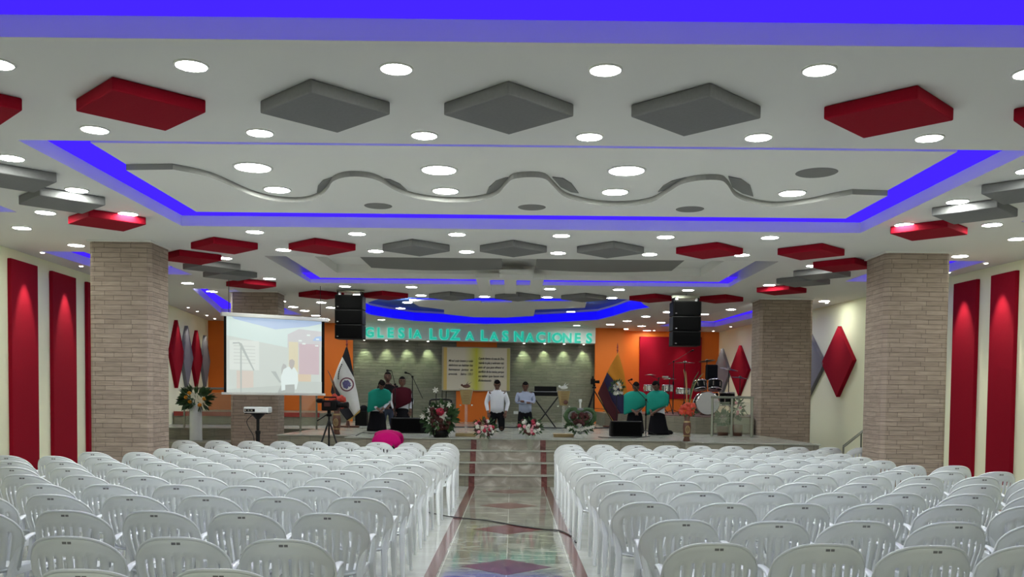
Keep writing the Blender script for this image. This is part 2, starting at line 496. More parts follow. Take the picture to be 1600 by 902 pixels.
for X in (-4, 0, 4):
    for Y in (2.4, 5.2):
        link('hanger', boxbm(X - .02, X + .02, Y - .02, Y + .02, PANEL + .06, RING), M['panelwhite'], t)

t = thing('ceiling_wave_panel', 'white floating ceiling panel with a wavy relief and blue lit edges', 'ceiling panel', (0, 0, 0), group='floating ceiling panels')
PX0, PX1, PY0, PY1 = -4.32, 4.5, 9.35, 12.45
UP = PANEL + .065
link('panel', boxbm(PX0, PX1, PY0, PY1, UP, UP + .035), M['panelwhite'], t)
plates(T1, (PX0, PX1, PY0, PY1), RING, 'lrfn', t)
for X in (-3.9, 0, 4.1):
    for Y in (9.7, 12.2):
        link('hanger', boxbm(X - .02, X + .02, Y - .02, Y + .02, UP + .03, RING), M['panelwhite'], t)
wave_px = [(270, 265), (330, 278), (390, 304), (430, 314), (470, 316), (497, 309), (512, 296), (520, 284), (540, 277), (568, 277), (592, 283), (618, 298), (650, 310), (700, 316),
           (745, 314), (775, 305), (790, 290), (802, 280), (830, 277), (852, 280), (865, 292), (885, 309), (930, 320), (975, 322), (1018, 316), (1045, 300), (1065, 288), (1095, 282), (1125, 282),
           (1137, 290), (1150, 308), (1180, 319), (1215, 323), (1262, 318), (1300, 310), (1332, 304)]
wv = smooth_pts([at_z(x, y, PANEL) for x, y in wave_px], 4)
outl = [(p.x, p.y) for p in wv] + [(PX1, wv[-1].y + .05), (PX1, PY1), (PX0, PY1), (PX0, wv[0].y + .05)]
bb = nb()
es = []
vs = [bb.verts.new((p[0], p[1], PANEL)) for p in outl]
for i in range(len(vs)): es.append(bb.edges.new((vs[i], vs[(i + 1) % len(vs)])))
bmesh.ops.triangle_fill(bb, edges=es, use_beauty=True)
g = bmesh.ops.extrude_face_region(bb, geom=bb.faces[:])
for e in g['geom']:
    if isinstance(e, bmesh.types.BMVert): e.co.z = UP
bmesh.ops.recalc_face_normals(bb, faces=bb.faces[:])
bb.normal_update()
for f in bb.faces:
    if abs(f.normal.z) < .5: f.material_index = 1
M['edgeshade'] = mat('shaded_edge_grey', (.30, .30, .28), .8, var=.02)  # shade of the relief's upright edge put into its colour
link('wave_relief', bb, [M['panelwhite'], M['edgeshade']], t)
cres = [[(495, 300), (497, 290), (505, 281), (520, 276), (536, 275), (535, 284), (524, 292), (510, 298)],
        [(596, 278), (610, 280), (625, 287), (636, 297), (622, 293), (607, 286)],
        [(760, 302), (764, 292), (775, 282), (790, 277), (805, 276), (800, 287), (788, 295), (774, 300)],
        [(863, 276), (880, 278), (893, 286), (904, 301), (892, 299), (876, 291)],
        [(1028, 299), (1036, 290), (1050, 282), (1070, 277), (1084, 276), (1072, 284), (1052, 292)],
        [(1138, 275), (1158, 279), (1172, 289), (1177, 306), (1160, 301), (1144, 291)]]
for c in cres:
    link('recess_shade', prismbm([tuple(at_z(x, y, UP).xy) for x, y in c], UP - .012, UP), M['greypaint'], t)  # flat grey plates, the shade of the recess sides as colour

t = thing('ceiling_recess_panel', 'white floating ceiling panel with two grey curved insets and blue lit edges', 'ceiling panel', (0, 0, 0), group='floating ceiling panels')
QX0, QX1, QY0, QY1 = -4.05, 4.3, 16.15, 19.15
RX0, RX1, RY0, RY1 = -3.55, 3.75, 16.2, 18.35
bb = nb()
box(bb, QX0, RX0, QY0, QY1, PANEL, PANEL + .08); box(bb, RX1, QX1, QY0, QY1, PANEL, PANEL + .08)
box(bb, RX0, RX1, RY1, QY1, PANEL, PANEL + .08)
link('panel', bb, M['panelwhite'], t)
bb = nb()
for p in ((RX0 - .03, RX0, RY0, RY1), (RX1, RX1 + .03, RY0, RY1), (RX0, RX1, RY1, RY1 + .03)): box(bb, *p, PANEL + .08, PANEL + .17)
box(bb, RX0, RX1, RY0 - .2, RY1, PANEL + .17, PANEL + .19)
link('recess', bb, M['panelwhite'], t)
for xa, xb in ((-2.75, -.22), (.42, 3.05)):
    pts = [(xa, 16.2), (xb, 16.2), (xb, 17.5)]
    for k in range(9):
        a = PI * k / 8 / 2 + 0
        u = k / 8
        pts.append((xb + (xa - xb) * u, 17.5 + .45 * math.sin(PI * (.12 + .76 * u))))
    pts.append((xa, 17.3))
    link('grey_inset', prismbm(pts, PANEL + .01, PANEL + .06), M['greypaint'], t)
link('cove_glow_plate', boxbm(QX0 - .3, QX1 + .3, QY1 + .02, 19.59, PANEL + .03, PANEL + .05), M['blue'], t)
for X in (QX0 - .15, QX1 + .15):
    link('cove_glow_plate', boxbm(X - .12, X + .12, 18.7, QY1 + .02, PANEL + .03, PANEL + .05), M['blue'], t)
for X in (-3.9, 4.05):
    link('hanger', boxbm(X - .03, X + .03, 17, 17.06, PANEL + .08, RING + .3), M['panelwhite'], t)
# white bars over the cove's edge
t = thing('ceiling_bar_ornament', 'white three fingered bar ornament crossing the far blue cove edge', 'ceiling ornament', (0, 0, 0))
pa = at_z(780, 424, CE - .02); pb = at_z(832, 436, CE - .02)
link('bar', boxbm(pa.x, pb.x, 17.6, 18.15, CE - .05, CE + .045), M['panelwhite'], t)
for x0, x1, y0, y1 in ((745, 765, 18.2, 20.6), (788, 807, 18.2, 20.9), (829, 849, 18.2, 20.6)):
    a = at_z(x0, 440, CE - .03); c = at_z(x1, 440, CE - .03)
    link('finger', boxbm(a.x, c.x, y0, y1, CE - .04, CE + .05), M['panelwhite'], t)
link('bar', boxbm(at_z(747, 432, CE).x, at_z(847, 432, CE).x, 18.16, 18.6, CE - .035, CE + .045), M['panelwhite'], t)

# oval cove above the stage
t = thing('ceiling_oval_cove_light', 'deep blue lit oval cove in the ceiling above the stage', 'cove light', (0, 0, 0))
n = len(OVAL); cxo = sum(p[0] for p in OVAL) / n; cyo = sum(p[1] for p in OVAL) / n
bb = nb()
ins = [(p[0] + (cxo - p[0]) * .006, p[1] + (cyo - p[1]) * .006) for p in OVAL]
lo = [bb.verts.new((p[0], p[1], CE + .015)) for p in ins]; hi = [bb.verts.new((p[0], p[1], CE + .27)) for p in ins]
ins2 = [(p[0] + (cxo - p[0]) * .004, p[1] + (cyo - p[1]) * .004) for p in ins]
lo2 = [bb.verts.new((p[0], p[1], CE + .015)) for p in ins2]; hi2 = [bb.verts.new((p[0], p[1], CE + .27)) for p in ins2]
for i in range(n):
    j = (i + 1) % n
    bb.faces.new((lo[i], lo[j], hi[j], hi[i])); bb.faces.new((lo2[i], lo2[j], hi2[j], hi2[i]))
    bb.faces.new((lo[i], lo[j], lo2[j], lo2[i])); bb.faces.new((hi[i], hi[j], hi2[j], hi2[i]))
link('cove_glow_band', bb, M['bluedeep'], t)  # glowing band puts the blue light into the oval's side walls
def pxprism(px, z0, z1): return prismbm([tuple(at_z(x, y, z0).xy) for x, y in px], z0, z1)
link('centre_panel', pxprism([(640, 471), (700, 467.5), (900, 467.5), (916, 474), (914, 481), (836, 484), (834, 494), (790, 496.5), (740, 496), (694, 491), (694, 484), (655, 479)], CE + .10, CE + .16), M['panelwhite'], t)
link('led_line', pxprism([(640, 467.5), (905, 468.5), (905, 470.5), (760, 470.5)], CE + .07, CE + .09), M['bluedeep'], t)
link('centre_bar', pxprism([(752, 472.5), (800, 472.5), (797, 478.5), (754, 478.5)], CE + .03, CE + .10), M['panelwhite'], t)
for k in (-1, 1):
    link('hanger', boxbm(cxo + k - .02, cxo + k + .02, cyo - .02, cyo + .02, CE + .1, CE + .34), M['panelwhite'], t)

# side coves: a glowing plate under the lid stands in for blue light
def side_cove(loop, label):
    t = thing('side_cove_light', label, 'cove light', group='blue side cove lights')
    xs = [p[0] for p in loop]; cx = sum(xs) / 4; cy = sum(p[1] for p in loop) / 4
    sm = [(cx + (p[0] - cx) * .55, cy + (p[1] - cy) * .84) for p in loop]
    link('panel', prismbm(sm, PANEL + .07, PANEL + .09), M['panelwhite'], t)
    o = link('cove_glow_plate', prismbm([(cx + (p[0] - cx) * .97, cy + (p[1] - cy) * .99) for p in loop], RING - .012, RING - .002), M['blue'], t)
side_cove(SL1, 'blue lit rectangular ceiling cove beside the nearest tall red wall panels, screen side')
side_cove(SL2, 'blue lit ceiling cove behind the large stone column on the screen side')
side_cove(SL3, 'blue lit ceiling cove narrowing above the diamonds on the screen side wall')
side_cove(SR1, 'blue lit ceiling cove beside the nearest tall red panels, drum side')
side_cove(SR2, 'blue lit ceiling cove behind the large stone column on the drum side')
side_cove(SR3, 'blue lit ceiling cove above the drum kit')

# ---------------------------------------------------------------- columns
def column(name, x0, x1, y0, y1, z0=0, cap=True):
    bb = nb()
    c = .06
    pts = [(x0 + c, y0), (x1 - c, y0), (x1, y0 + c), (x1, y1 - c), (x1 - c, y1), (x0 + c, y1), (x0, y1 - c), (x0, y0 + c)]
    prism(bb, pts, z0, CE - .03)
    o = struct(name, bb, M['stone'])
    if cap:
        link('white_capital', boxbm(x0 - .02, x1 + .02, y0 - .02, y1 + .02, CE - .03, CE), M['panelwhite'], o)
    return o
column('stone_column', -6.72, -5.74, 14.45, 15.25)
column('stone_column', 6.0, 7.05, 14.75, 15.6)
column('stone_column', -6.58, -5.48, 21.2, 21.9)
column('stone_column', 5.85, 7.1, 21.6, 22.4)

# ---------------------------------------------------------------- stage
b = nb()
prism(b, [(-4.87, 18.9), (-3.3, 18.9), (-3.3, 18.0), (3.35, 18.0), (3.35, 17.5), (5.75, 17.0), (5.75, 22.5), (6.9, 22.5), (7.0, 32.2), (-9.7, 30.3), (-9.2, 22.5), (-4.87, 22.5)], .02, STAGE - .02)
struct('floor_stage_body', b, M['risertile'])
b = nb()
prism(b, [(-4.89, 18.87), (-3.32, 18.87), (-3.32, 17.97), (3.37, 17.97), (3.37, 17.46), (5.77, 16.96), (5.77, 22.47), (6.92, 22.47), (7.05, 32.2), (-9.7, 30.3), (-9.25, 22.47), (-4.89, 22.47)], STAGE - .02, STAGE)
struct('floor_stage', b, M['stagefloor'])
# low dais before the vase, far behind the screen side column
struct('floor_low_dais', boxbm(-9.0, -6.6, 21.2, 22.5, 0, STAGE - .3), M['risertile'])
# four steps across the stage front
rz = STAGE / 4
for i in range(3):
    y0 = 17.1 + .3 * i
    z1 = rz * (i + 1)
    o = struct('floor_step', boxbm(-3.3, 3.3, y0, 18.0, 0 if i == 0 else rz * i, z1 - .02), M['risertile'])
    link('tread', boxbm(-3.3, 3.3, y0 - .03, 18.0, z1 - .02, z1), M['stagefloor'], o)
    link('marble_riser', boxbm(-.70, .56, y0 - .012, y0, z1 - rz, z1 - .02), M['stepmarble'], o)
    for xa in (-.81, .56):
        link('dark_red_riser_strip', boxbm(xa, xa + .11, y0 - .016, y0, z1 - rz, z1 - .02), M['redmarble'], o)
o = struct('floor_step', boxbm(-.70, .56, 17.985, 18.0, rz * 3, STAGE - .02), M['stepmarble'])
for xa in (-.81, .56):
    link('dark_red_riser_strip', boxbm(xa, xa + .11, 17.98, 18.0, rz * 3, STAGE - .02), M['redmarble'], o)
# raised platforms
PL = 1.26
b = nb(); prism(b, [(2.8, 30.4), (2.8, 27.5), (4.4, 21.8), (5.8, 21.8), (5.8, 22.5), (6.85, 22.5), (6.95, 32.2), (4.0, 32.2), (3.8, 30.5)], STAGE, PL)
o = struct('floor_drum_platform', b, M['risertile'])
link('dark_platform_mat', prismbm([(3.0, 30.0), (3.0, 27.6), (4.55, 21.9), (5.8, 21.9), (5.8, 22.55), (6.8, 22.55), (6.9, 30.3)], PL, PL + .02), M['darkwood'], o)
b = nb(); prism(b, [(-9.6, 29.5), (-9.3, 25.0), (-5.3, 25.0), (-5.3, 29.5)], STAGE, PL - .05)
o = struct('floor_screen_side_platform', b, M['risertile'])
link('red_nosing', boxbm(-9.3, -5.3, 24.96, 25.04, PL - .16, PL - .04), M['redstripe'], o)

# orange strip and fascia on the stage wall
def along(a, c, t): return (a[0] + (c[0] - a[0]) * t, a[1] + (c[1] - a[1]) * t)
p0 = on_line(713, 600, GA, GB); p1 = on_line(776, 600, GA, GB)
struct('wall_orange_strip', prismbm([(p0.x, p0.y - .04), (p1.x, p1.y - .04), (p1.x, p1.y), (p0.x, p0.y)], STAGE, CE - .4), M['orange'])
FA, FB = (-5.03, 29.6), (2.79, 30.85)
FZ = 3.56
fas = struct('wall_fascia', prismbm([FA, FB, (FB[0], FB[1] + .5), (FA[0], FA[1] + .5)], FZ, CE), M['panelwhite'])

# ---------------------------------------------------------------- sign letters
fang = math.atan2(FB[1] - FA[1], FB[0] - FA[0])
sg = thing('church_name_sign', 'turquoise glowing letters spelling a church name on the white fascia above the stage', 'sign', (FA[0], FA[1], FZ), fang)
LT = [('I', 563, 512, 526), ('G', 577.3, 512, 526.5), ('L', 594, 512.5, 527), ('E', 610, 513, 527), ('S', 627, 513, 528), ('I', 641, 513.5, 528), ('A', 652, 516, 528), ('L', 676, 514, 530), ('U', 694, 515, 530.5), ('Z', 711, 515.5, 531),
      ('A', 734, 519, 531), ('L', 756, 516.5, 532), ('A', 772, 519.5, 532), ('S', 789.5, 517.5, 533), ('N', 810.6, 518.5, 533.5), ('A', 828, 521, 534), ('C', 845, 519.5, 534.5), ('I', 858, 520, 534.5),
      ('O', 870.5, 520.5, 535), ('N', 886, 521, 535), ('E', 902, 521, 535.5), ('S', 920, 521, 536)]
cf, sf = math.cos(-fang), math.sin(-fang)
for ch, x, ya, yb in LT:
    top = on_line(x, ya, FA, FB); bot = on_line(x, yb, FA, FB)
    h = top.z - bot.z
    lx = (bot.x - FA[0]) / math.cos(fang)
    for nm, off, dep, mt, yo in (('letter', .010, .02, 'letter', -.05), ):
        t_ = text_bm(ch, h / .7, 0, off, dep, 'CENTER')
        n0 = len(t_.faces)
        for v in t_.verts: v.co = Vector((v.co.x, -v.co.z, v.co.y))
        L = link('letter', t_, M['letter'], sg)
        L.location = (lx, -.035, bot.z - FZ + .0)
    # glowing halo edge: a slightly larger thin plate behind
    t_ = text_bm(ch, h / .7, 0, .017, .004, 'CENTER')
    for v in t_.verts: v.co = Vector((v.co.x, -v.co.z, v.co.y))
    E = link('glowing_edge', t_, M['letteredge'], L)
    E.location = (0, .02, 0)

# ================================================================ ceiling diamonds
def rhomb(c, r, z0, z1, bev=.012): return prismbm([(c[0] - r, c[1]), (c[0], c[1] - r), (c[0] + r, c[1]), (c[0], c[1] + r)], z0, z1, bev)
side_word = lambda x: 'screen side' if x < 0 else 'drum side'
def ceil_diamond(X, Y, colr, label, r=.54):
    o = link('acoustic_panel', rhomb((0, 0), r, -.105, 0), M['crimson'] if colr == 'r' else M['grey_fabric'])
    o.location = (X, Y, CE - .002)
    tag(o, label, 'acoustic panel', 'diamond acoustic panels on the ceiling')
bands = [(7.62, [(-4.62, 'r'), (-3.1, 'r'), (-1.575, 'g'), (-.055, 'g'), (1.495, 'g'), (3.09, 'r'), (4.66, 'r')], 'nearest band'),
         (14.6, [(-4.62, 'r'), (-3.06, 'r'), (-1.56, 'g'), (-.01, 'g'), (1.54, 'g'), (3.12, 'r'), (4.74, 'r')], 'middle band'),
         (21.4, [(-4.5, 'r'), (-3.0, 'r'), (-1.45, 'g'), (.1, 'g'), (1.65, 'g'), (3.25, 'r'), (4.85, 'r')], 'band before the stage')]
for Y, lst, nm in bands:
    for k, (X, c) in enumerate(lst):
        ceil_diamond(X, Y, c, '%s diamond ceiling panel, %s from the screen side in the %s' % ('crimson' if c == 'r' else 'grey', ORD[k + 1], nm))
for sx in (-1, 1):
    for k, (Y, c) in enumerate([(8.95, 'g'), (10.15, 'g'), (11.35, 'g'), (12.6, 'r'), (15.85, 'r'), (16.95, 'g'), (18.05, 'g'), (19.5, 'r')]):
        X = -5.6 if sx < 0 else 5.75
        if sx > 0: Y += .1
        ceil_diamond(X, Y, c, '%s diamond ceiling panel, %s outwards along the %s aisle line' % ('crimson' if c == 'r' else 'grey', ORD[k + 1], 'screen side' if sx < 0 else 'drum side'))

# ---------------------------------------------------------------- wall panels
def wall_point(W_, px):
    for a, c in zip(W_, W_[1:]):
        p = on_line(px, 600, a, c)
        if min(a[1], c[1]) - .01 <= p.y <= max(a[1], c[1]) + .01: return p, a, c
def tall_panel(W_, pxa, pxb, ztop, label):
    pa, a, c = wall_point(W_, pxa); pb, _, _ = wall_point(W_, pxb)
    s = 1 if pa.x < 0 else -1
    th = .07
    o = link('tall_wall_panel', prismbm([(pa.x, pa.y), (pb.x, pb.y), (pb.x + s * th, pb.y), (pa.x + s * th, pa.y)], .25, ztop, .012), M['crimson'])
    tag(o, label, 'wall panel', 'tall crimson wall panels')
tall_panel(LW, 13, 55, 3.93, 'tall crimson fabric panel on the cream wall, farther from the stone column, screen side')
tall_panel(LW, 78, 115, 3.93, 'tall crimson fabric panel on the cream wall, nearer the stone column, screen side')
tall_panel(LW, 133, 160, 3.93, 'tall crimson panel mostly hidden behind the stone column, screen side')
tall_panel(RW, 1588, 1549, 3.93, 'tall crimson fabric panel on the cream wall, farther from the column, drum side')
tall_panel(RW, 1527, 1491, 3.93, 'tall crimson fabric panel on the cream wall, nearer the column, drum side')
def wall_diamond(W_, pxa, pxb, ytop, ybot, mt, label):
    pm, a, c = wall_point(W_, (pxa + pxb) / 2)
    pa = on_line(pxa, 600, a, c); pb = on_line(pxb, 600, a, c)
    zt = on_line((pxa + pxb) / 2, ytop, a, c).z; zb = on_line((pxa + pxb) / 2, ybot, a, c).z
    d = Vector((pb.x - pa.x, pb.y - pa.y)); w = d.length; d.normalize()
    nrm = Vector((-d.y, d.x)); 
    if nrm.x * pm.x > 0: nrm = -nrm
    zc = (zt + zb) / 2
    bb = nb(); pts = [(pa.x, pa.y, zc), (pm.x, pm.y, zt), (pb.x, pb.y, zc), (pm.x, pm.y, zb)]
    lo = [bb.verts.new(p) for p in pts]
    hi = [bb.verts.new((p[0] + nrm.x * .1, p[1] + nrm.y * .1, p[2])) for p in pts]
    bb.faces.new(lo); bb.faces.new(hi)
    for i in range(4): bb.faces.new((lo[i], lo[(i + 1) % 4], hi[(i + 1) % 4], hi[i]))
    bmesh.ops.recalc_face_normals(bb, faces=bb.faces[:])
    bmesh.ops.bevel(bb, geom=bb.edges[:], offset=.012, segments=2, affect='EDGES', profile=.5)
    o = link('diamond_wall_panel', bb, mt)
    tag(o, label, 'wall panel', 'diamond panels on the side walls')
wall_diamond(LW, 262, 283, 500, 607, M['crimson'], 'crimson upright diamond nearest the large column on the screen side wall')
wall_diamond(LW, 280, 297, 509, 607, M['silver_fabric'], 'silver grey upright diamond between the two crimson ones, screen side wall')
wall_diamond(LW, 296, 312, 516, 605, M['crimson'], 'second crimson upright diamond from the large column, screen side wall')
wall_diamond(LW, 311, 324, 524, 605, M['silver_fabric'], 'silver grey upright diamond beside the orange wall, screen side')
wall_diamond(RW, 1338, 1288, 510, 621, M['crimson'], 'large crimson upright diamond between the two stone columns, drum side wall')
wall_diamond(RW, 1292, 1240, 519, 623, M['silver_fabric'], 'silver grey upright diamond partly behind the smaller column, drum side wall')
wall_diamond(RW, 1173, 1143, 540, 619, M['crimson'], 'crimson upright diamond behind the drum kit railing')
wall_diamond(RW, 1143, 1117, 545, 620, M['silver_fabric'], 'silver grey upright diamond behind the drums')
# big crimson panel on the orange wall
pa = at_y(1000, 526, 32.2); pb = at_y(1095, 624, 32.2)
o = link('stage_wall_panel', boxbm(pa.x, pb.x, 32.22, 32.29, pb.z, pa.z, bev=.01), M['crimson'])
tag(o, 'wide crimson panel on the orange wall behind the drums', 'wall panel')

# ================================================================ lights
def make_downlight():
    t = bpy.data.objects.new('ceiling_downlight', None); COL.objects.link(t)
    b1 = nb()
    seg = 28
    prof = [(.122, 0), (.138, 0), (.138, -.010), (.122, -.012)]
    rings = [[b1.verts.new((r * math.cos(2 * PI * k / seg), r * math.sin(2 * PI * k / seg), z)) for k in range(seg)] for r, z in prof]
    for i in range(4):
        A = rings[i]; B = rings[(i + 1) % 4]
        for k in range(seg): b1.faces.new((A[k], A[(k + 1) % seg], B[(k + 1) % seg], B[k]))
    link('trim_ring', b1, M['panelwhite'], t, True)
    link('diffuser', lathebm([(.12, -.011), (.122, -.001)], seg), M['lamp'], t)
    return t
dl = make_downlight()
first_dl = [True]
def downlight(p, label, s=1.0, group='round ceiling downlights'):
    global dl
    loc = (p[0], p[1], p[2])
    if first_dl[0]:
        dl.location = loc; dl.scale = (s, s, 1); tag(dl, label, 'ceiling light', group); first_dl[0] = False
        return dl
    o = copy_tree(dl, loc, 0, label, group, (s, s, 1)); o['category'] = 'ceiling light'
    return o
ROWS = [
 ('first line before the nearest diamond band', [(-5, 101), (299, 104), (619, 109), (946, 111), (1280, 111), (1610, 116)], .93),
 ('second line after the nearest diamond band', [(-118, 200), (148, 204), (406, 209), (663, 213), (921, 215), (1185, 216), (1452, 217), (1722, 219)], .95),
 ('line before the middle diamond band', [(398, 363), (558, 366), (714, 367), (877, 369), (1040, 371), (1203, 372)], 1),
 ('line after the middle diamond band', [(443, 391), (587, 393), (729, 394), (872, 396), (1015, 398), (1159, 399)], 1),
 ('line before the diamond band at the stage', [(539, 448), (643, 449), (859, 452), (967, 453), (1075, 454)], 1),
 ('line after the diamond band at the stage', [(560, 461), (657.6, 462), (757, 464), (855, 465), (956, 466), (1051, 467.5)], 1),
 ('outer line above the screen side seats', [(17, 248), (120, 298), (200, 335), (351, 404), (421, 436)], 1),
 ('outermost line along the screen side wall', [(71, 333), (34, 357), (119, 384), (293, 443), (331, 456)], 1),
 ('outer line above the drum side seats', [(1608, 268), (1496, 316), (1413, 352), (1271, 416), (1202, 446)], 1),
 ('outermost line along the drum side wall', [(1550, 352), (1590, 374), (1500, 401), (1287.6, 471), (1142, 484)], 1),
 ('diagonal line above the screen side of the stage', [(439, 471), (458, 480), (476, 486), (493, 493.5), (509, 500)], 1),
 ('short line beside the hanging speaker, screen side', [(502, 473), (517, 481)], 1),
 ('diagonal line above the drum side of the stage', [(1043, 488), (1009, 495), (980, 502), (953.5, 507.5)], 1),
 ('outer diagonal line above the drum kit', [(1100.5, 491.5), (1033, 504.6), (1002.6, 510), (976, 514.5), (1011, 517)], 1),
 ('pair above the turquoise sign letters', [(596, 500), (901, 509)], .85),
]
for nm, lst, s in ROWS:
    for k, (x, y) in enumerate(lst):
        p = at_z(x, y, CE - .012)
        downlight((p.x, p.y, CE - .001), 'round white downlight, %s in the %s' % (ORD[k + 1], nm), s)
# unseen rows added behind the camera for more light, carrying the grid on
for j, Y in enumerate((.2, -1.6)):
    for k in range(6):
        downlight((-3.9 + 1.56 * k, Y, CE - .001), 'round white downlight, %s in the %s line added unseen behind the camera' % (ORD[k + 1], ORD[j + 1]), 1)
# in the oval
for k, (x, y) in enumerate([(636.5, 473), (626, 482), (892, 487.5)]):
    p = at_z(x, y, CE + .05)
    downlight((p.x, p.y, CE + .06), 'round white downlight, %s inside the blue oval cove' % ORD[k + 1], 1)
# larger lamps in the wave panel
for k, (x, y, s, zz) in enumerate([(395, 263, 1.6, UP), (686, 267, 1.55, UP), (979, 268, 1.6, UP), (433, 297.5, 1.25, UP), (696, 299.5, 1.25, UP), (961, 301, 1.25, UP), (1238, 303, 1.25, UP)]):
    p = at_z(x, y, zz - .012)
    downlight((p.x, p.y, zz), 'round lamp in the wavy ceiling panel, %s from screen side, %s line' % (ORD[k % 3 + 1] if k < 6 else 'fourth', 'nearer' if k < 3 else 'farther'), s, 'round lamps in the wavy ceiling panel')
for k, (x, y, s, zz) in enumerate([(1276, 270, 1.7, UP), (591, 322, 1.35, PANEL), (831, 324, 1.35, PANEL), (1078, 327, 1.35, PANEL)]):
    p = at_z(x, y, zz)
    o = link('unlit_downlight', lathebm([(.128 * s, -.006), (.135 * s, 0)], 28), M['greypaint']); o.location = (p.x, p.y, zz)
    tag(o, 'unlit grey round ceiling lamp ' + ['before the wave, drum side of the lit lamps', 'beyond the wave, nearest the screen side', 'beyond the wave at its middle', 'beyond the wave, nearest the drum side'][k], 'ceiling light', 'unlit lamps in the wavy ceiling panel')
# small wall spots
def spot(x, y, z, tx, ty, tz, label, watts=SPOTW, group='small wall spots', col=(1, .93, .8), ang=40):
    t = thing('small_spotlight', label, 'spotlight', (x, y, z), group=group)
    link('bulb', lathebm([(.03, -.016), (.036, -.002)], 12), M['bulb'], t)
    link('rim', lathebm([(.045, -.006), (.05, 0)], 14), M['panelwhite'], t)
    l = bpy.data.lights.new('spot_beam', 'SPOT'); l.energy = watts; l.color = col; l.spot_size = math.radians(ang); l.spot_blend = .7; l.shadow_soft_size = .03
    lo_ = bpy.data.objects.new('spot_beam', l); COL.objects.link(lo_); lo_.parent = t
    lo_.location = (0, 0, -.03)
    lo_.rotation_euler = (Vector((tx, ty, tz)) - Vector((x, y, z))).to_track_quat('-Z', 'Y').to_euler()
names_l = ['over the tall panel farther from the column', 'over the tall panel nearer the column', 'over the first wall diamond', 'over the second wall diamond', 'over the third wall diamond', 'over the fourth wall diamond']
for sx, W_, pxs, ww in ((-1, LW, (34, 97, 273, 288, 304, 317), 'screen side'), (1, RW, (1569, 1509, 1313, 1268, 1158, 1130), 'drum side')):
    for k, px in enumerate(pxs):
        p, a, c = wall_point(W_, px)
        X = p.x - sx * .38
        spot(X, p.y, CE - .002, p.x - sx * .06, p.y, 2.6, 'small ceiling spot %s, %s' % (names_l[k], ww), 170 if k < 2 else 50)
for k, x in enumerate((1022, 1068)):
    p = at_y(x, 520, 31.75)
    spot(p.x, 31.75, CE - .002, p.x, 32.22, 2.9, 'small ceiling spot over the %s half of the wide crimson panel' % ('inner', 'outer')[k], 25)
for k, x in enumerate((569, 603.5, 636, 668.6, 818.7, 851, 881.5, 912)):
    p = on_line(x, 540, (FA[0], FA[1] + .44), (FB[0], FB[1] + .44))
    spot(p.x, p.y, FZ - .002, p.x, p.y + .26, 2.7, 'small spot under the sign fascia, %s from the screen side' % ORD[k + 1], 45, 'small spots under the fascia', (.8, 1, .62), 60)

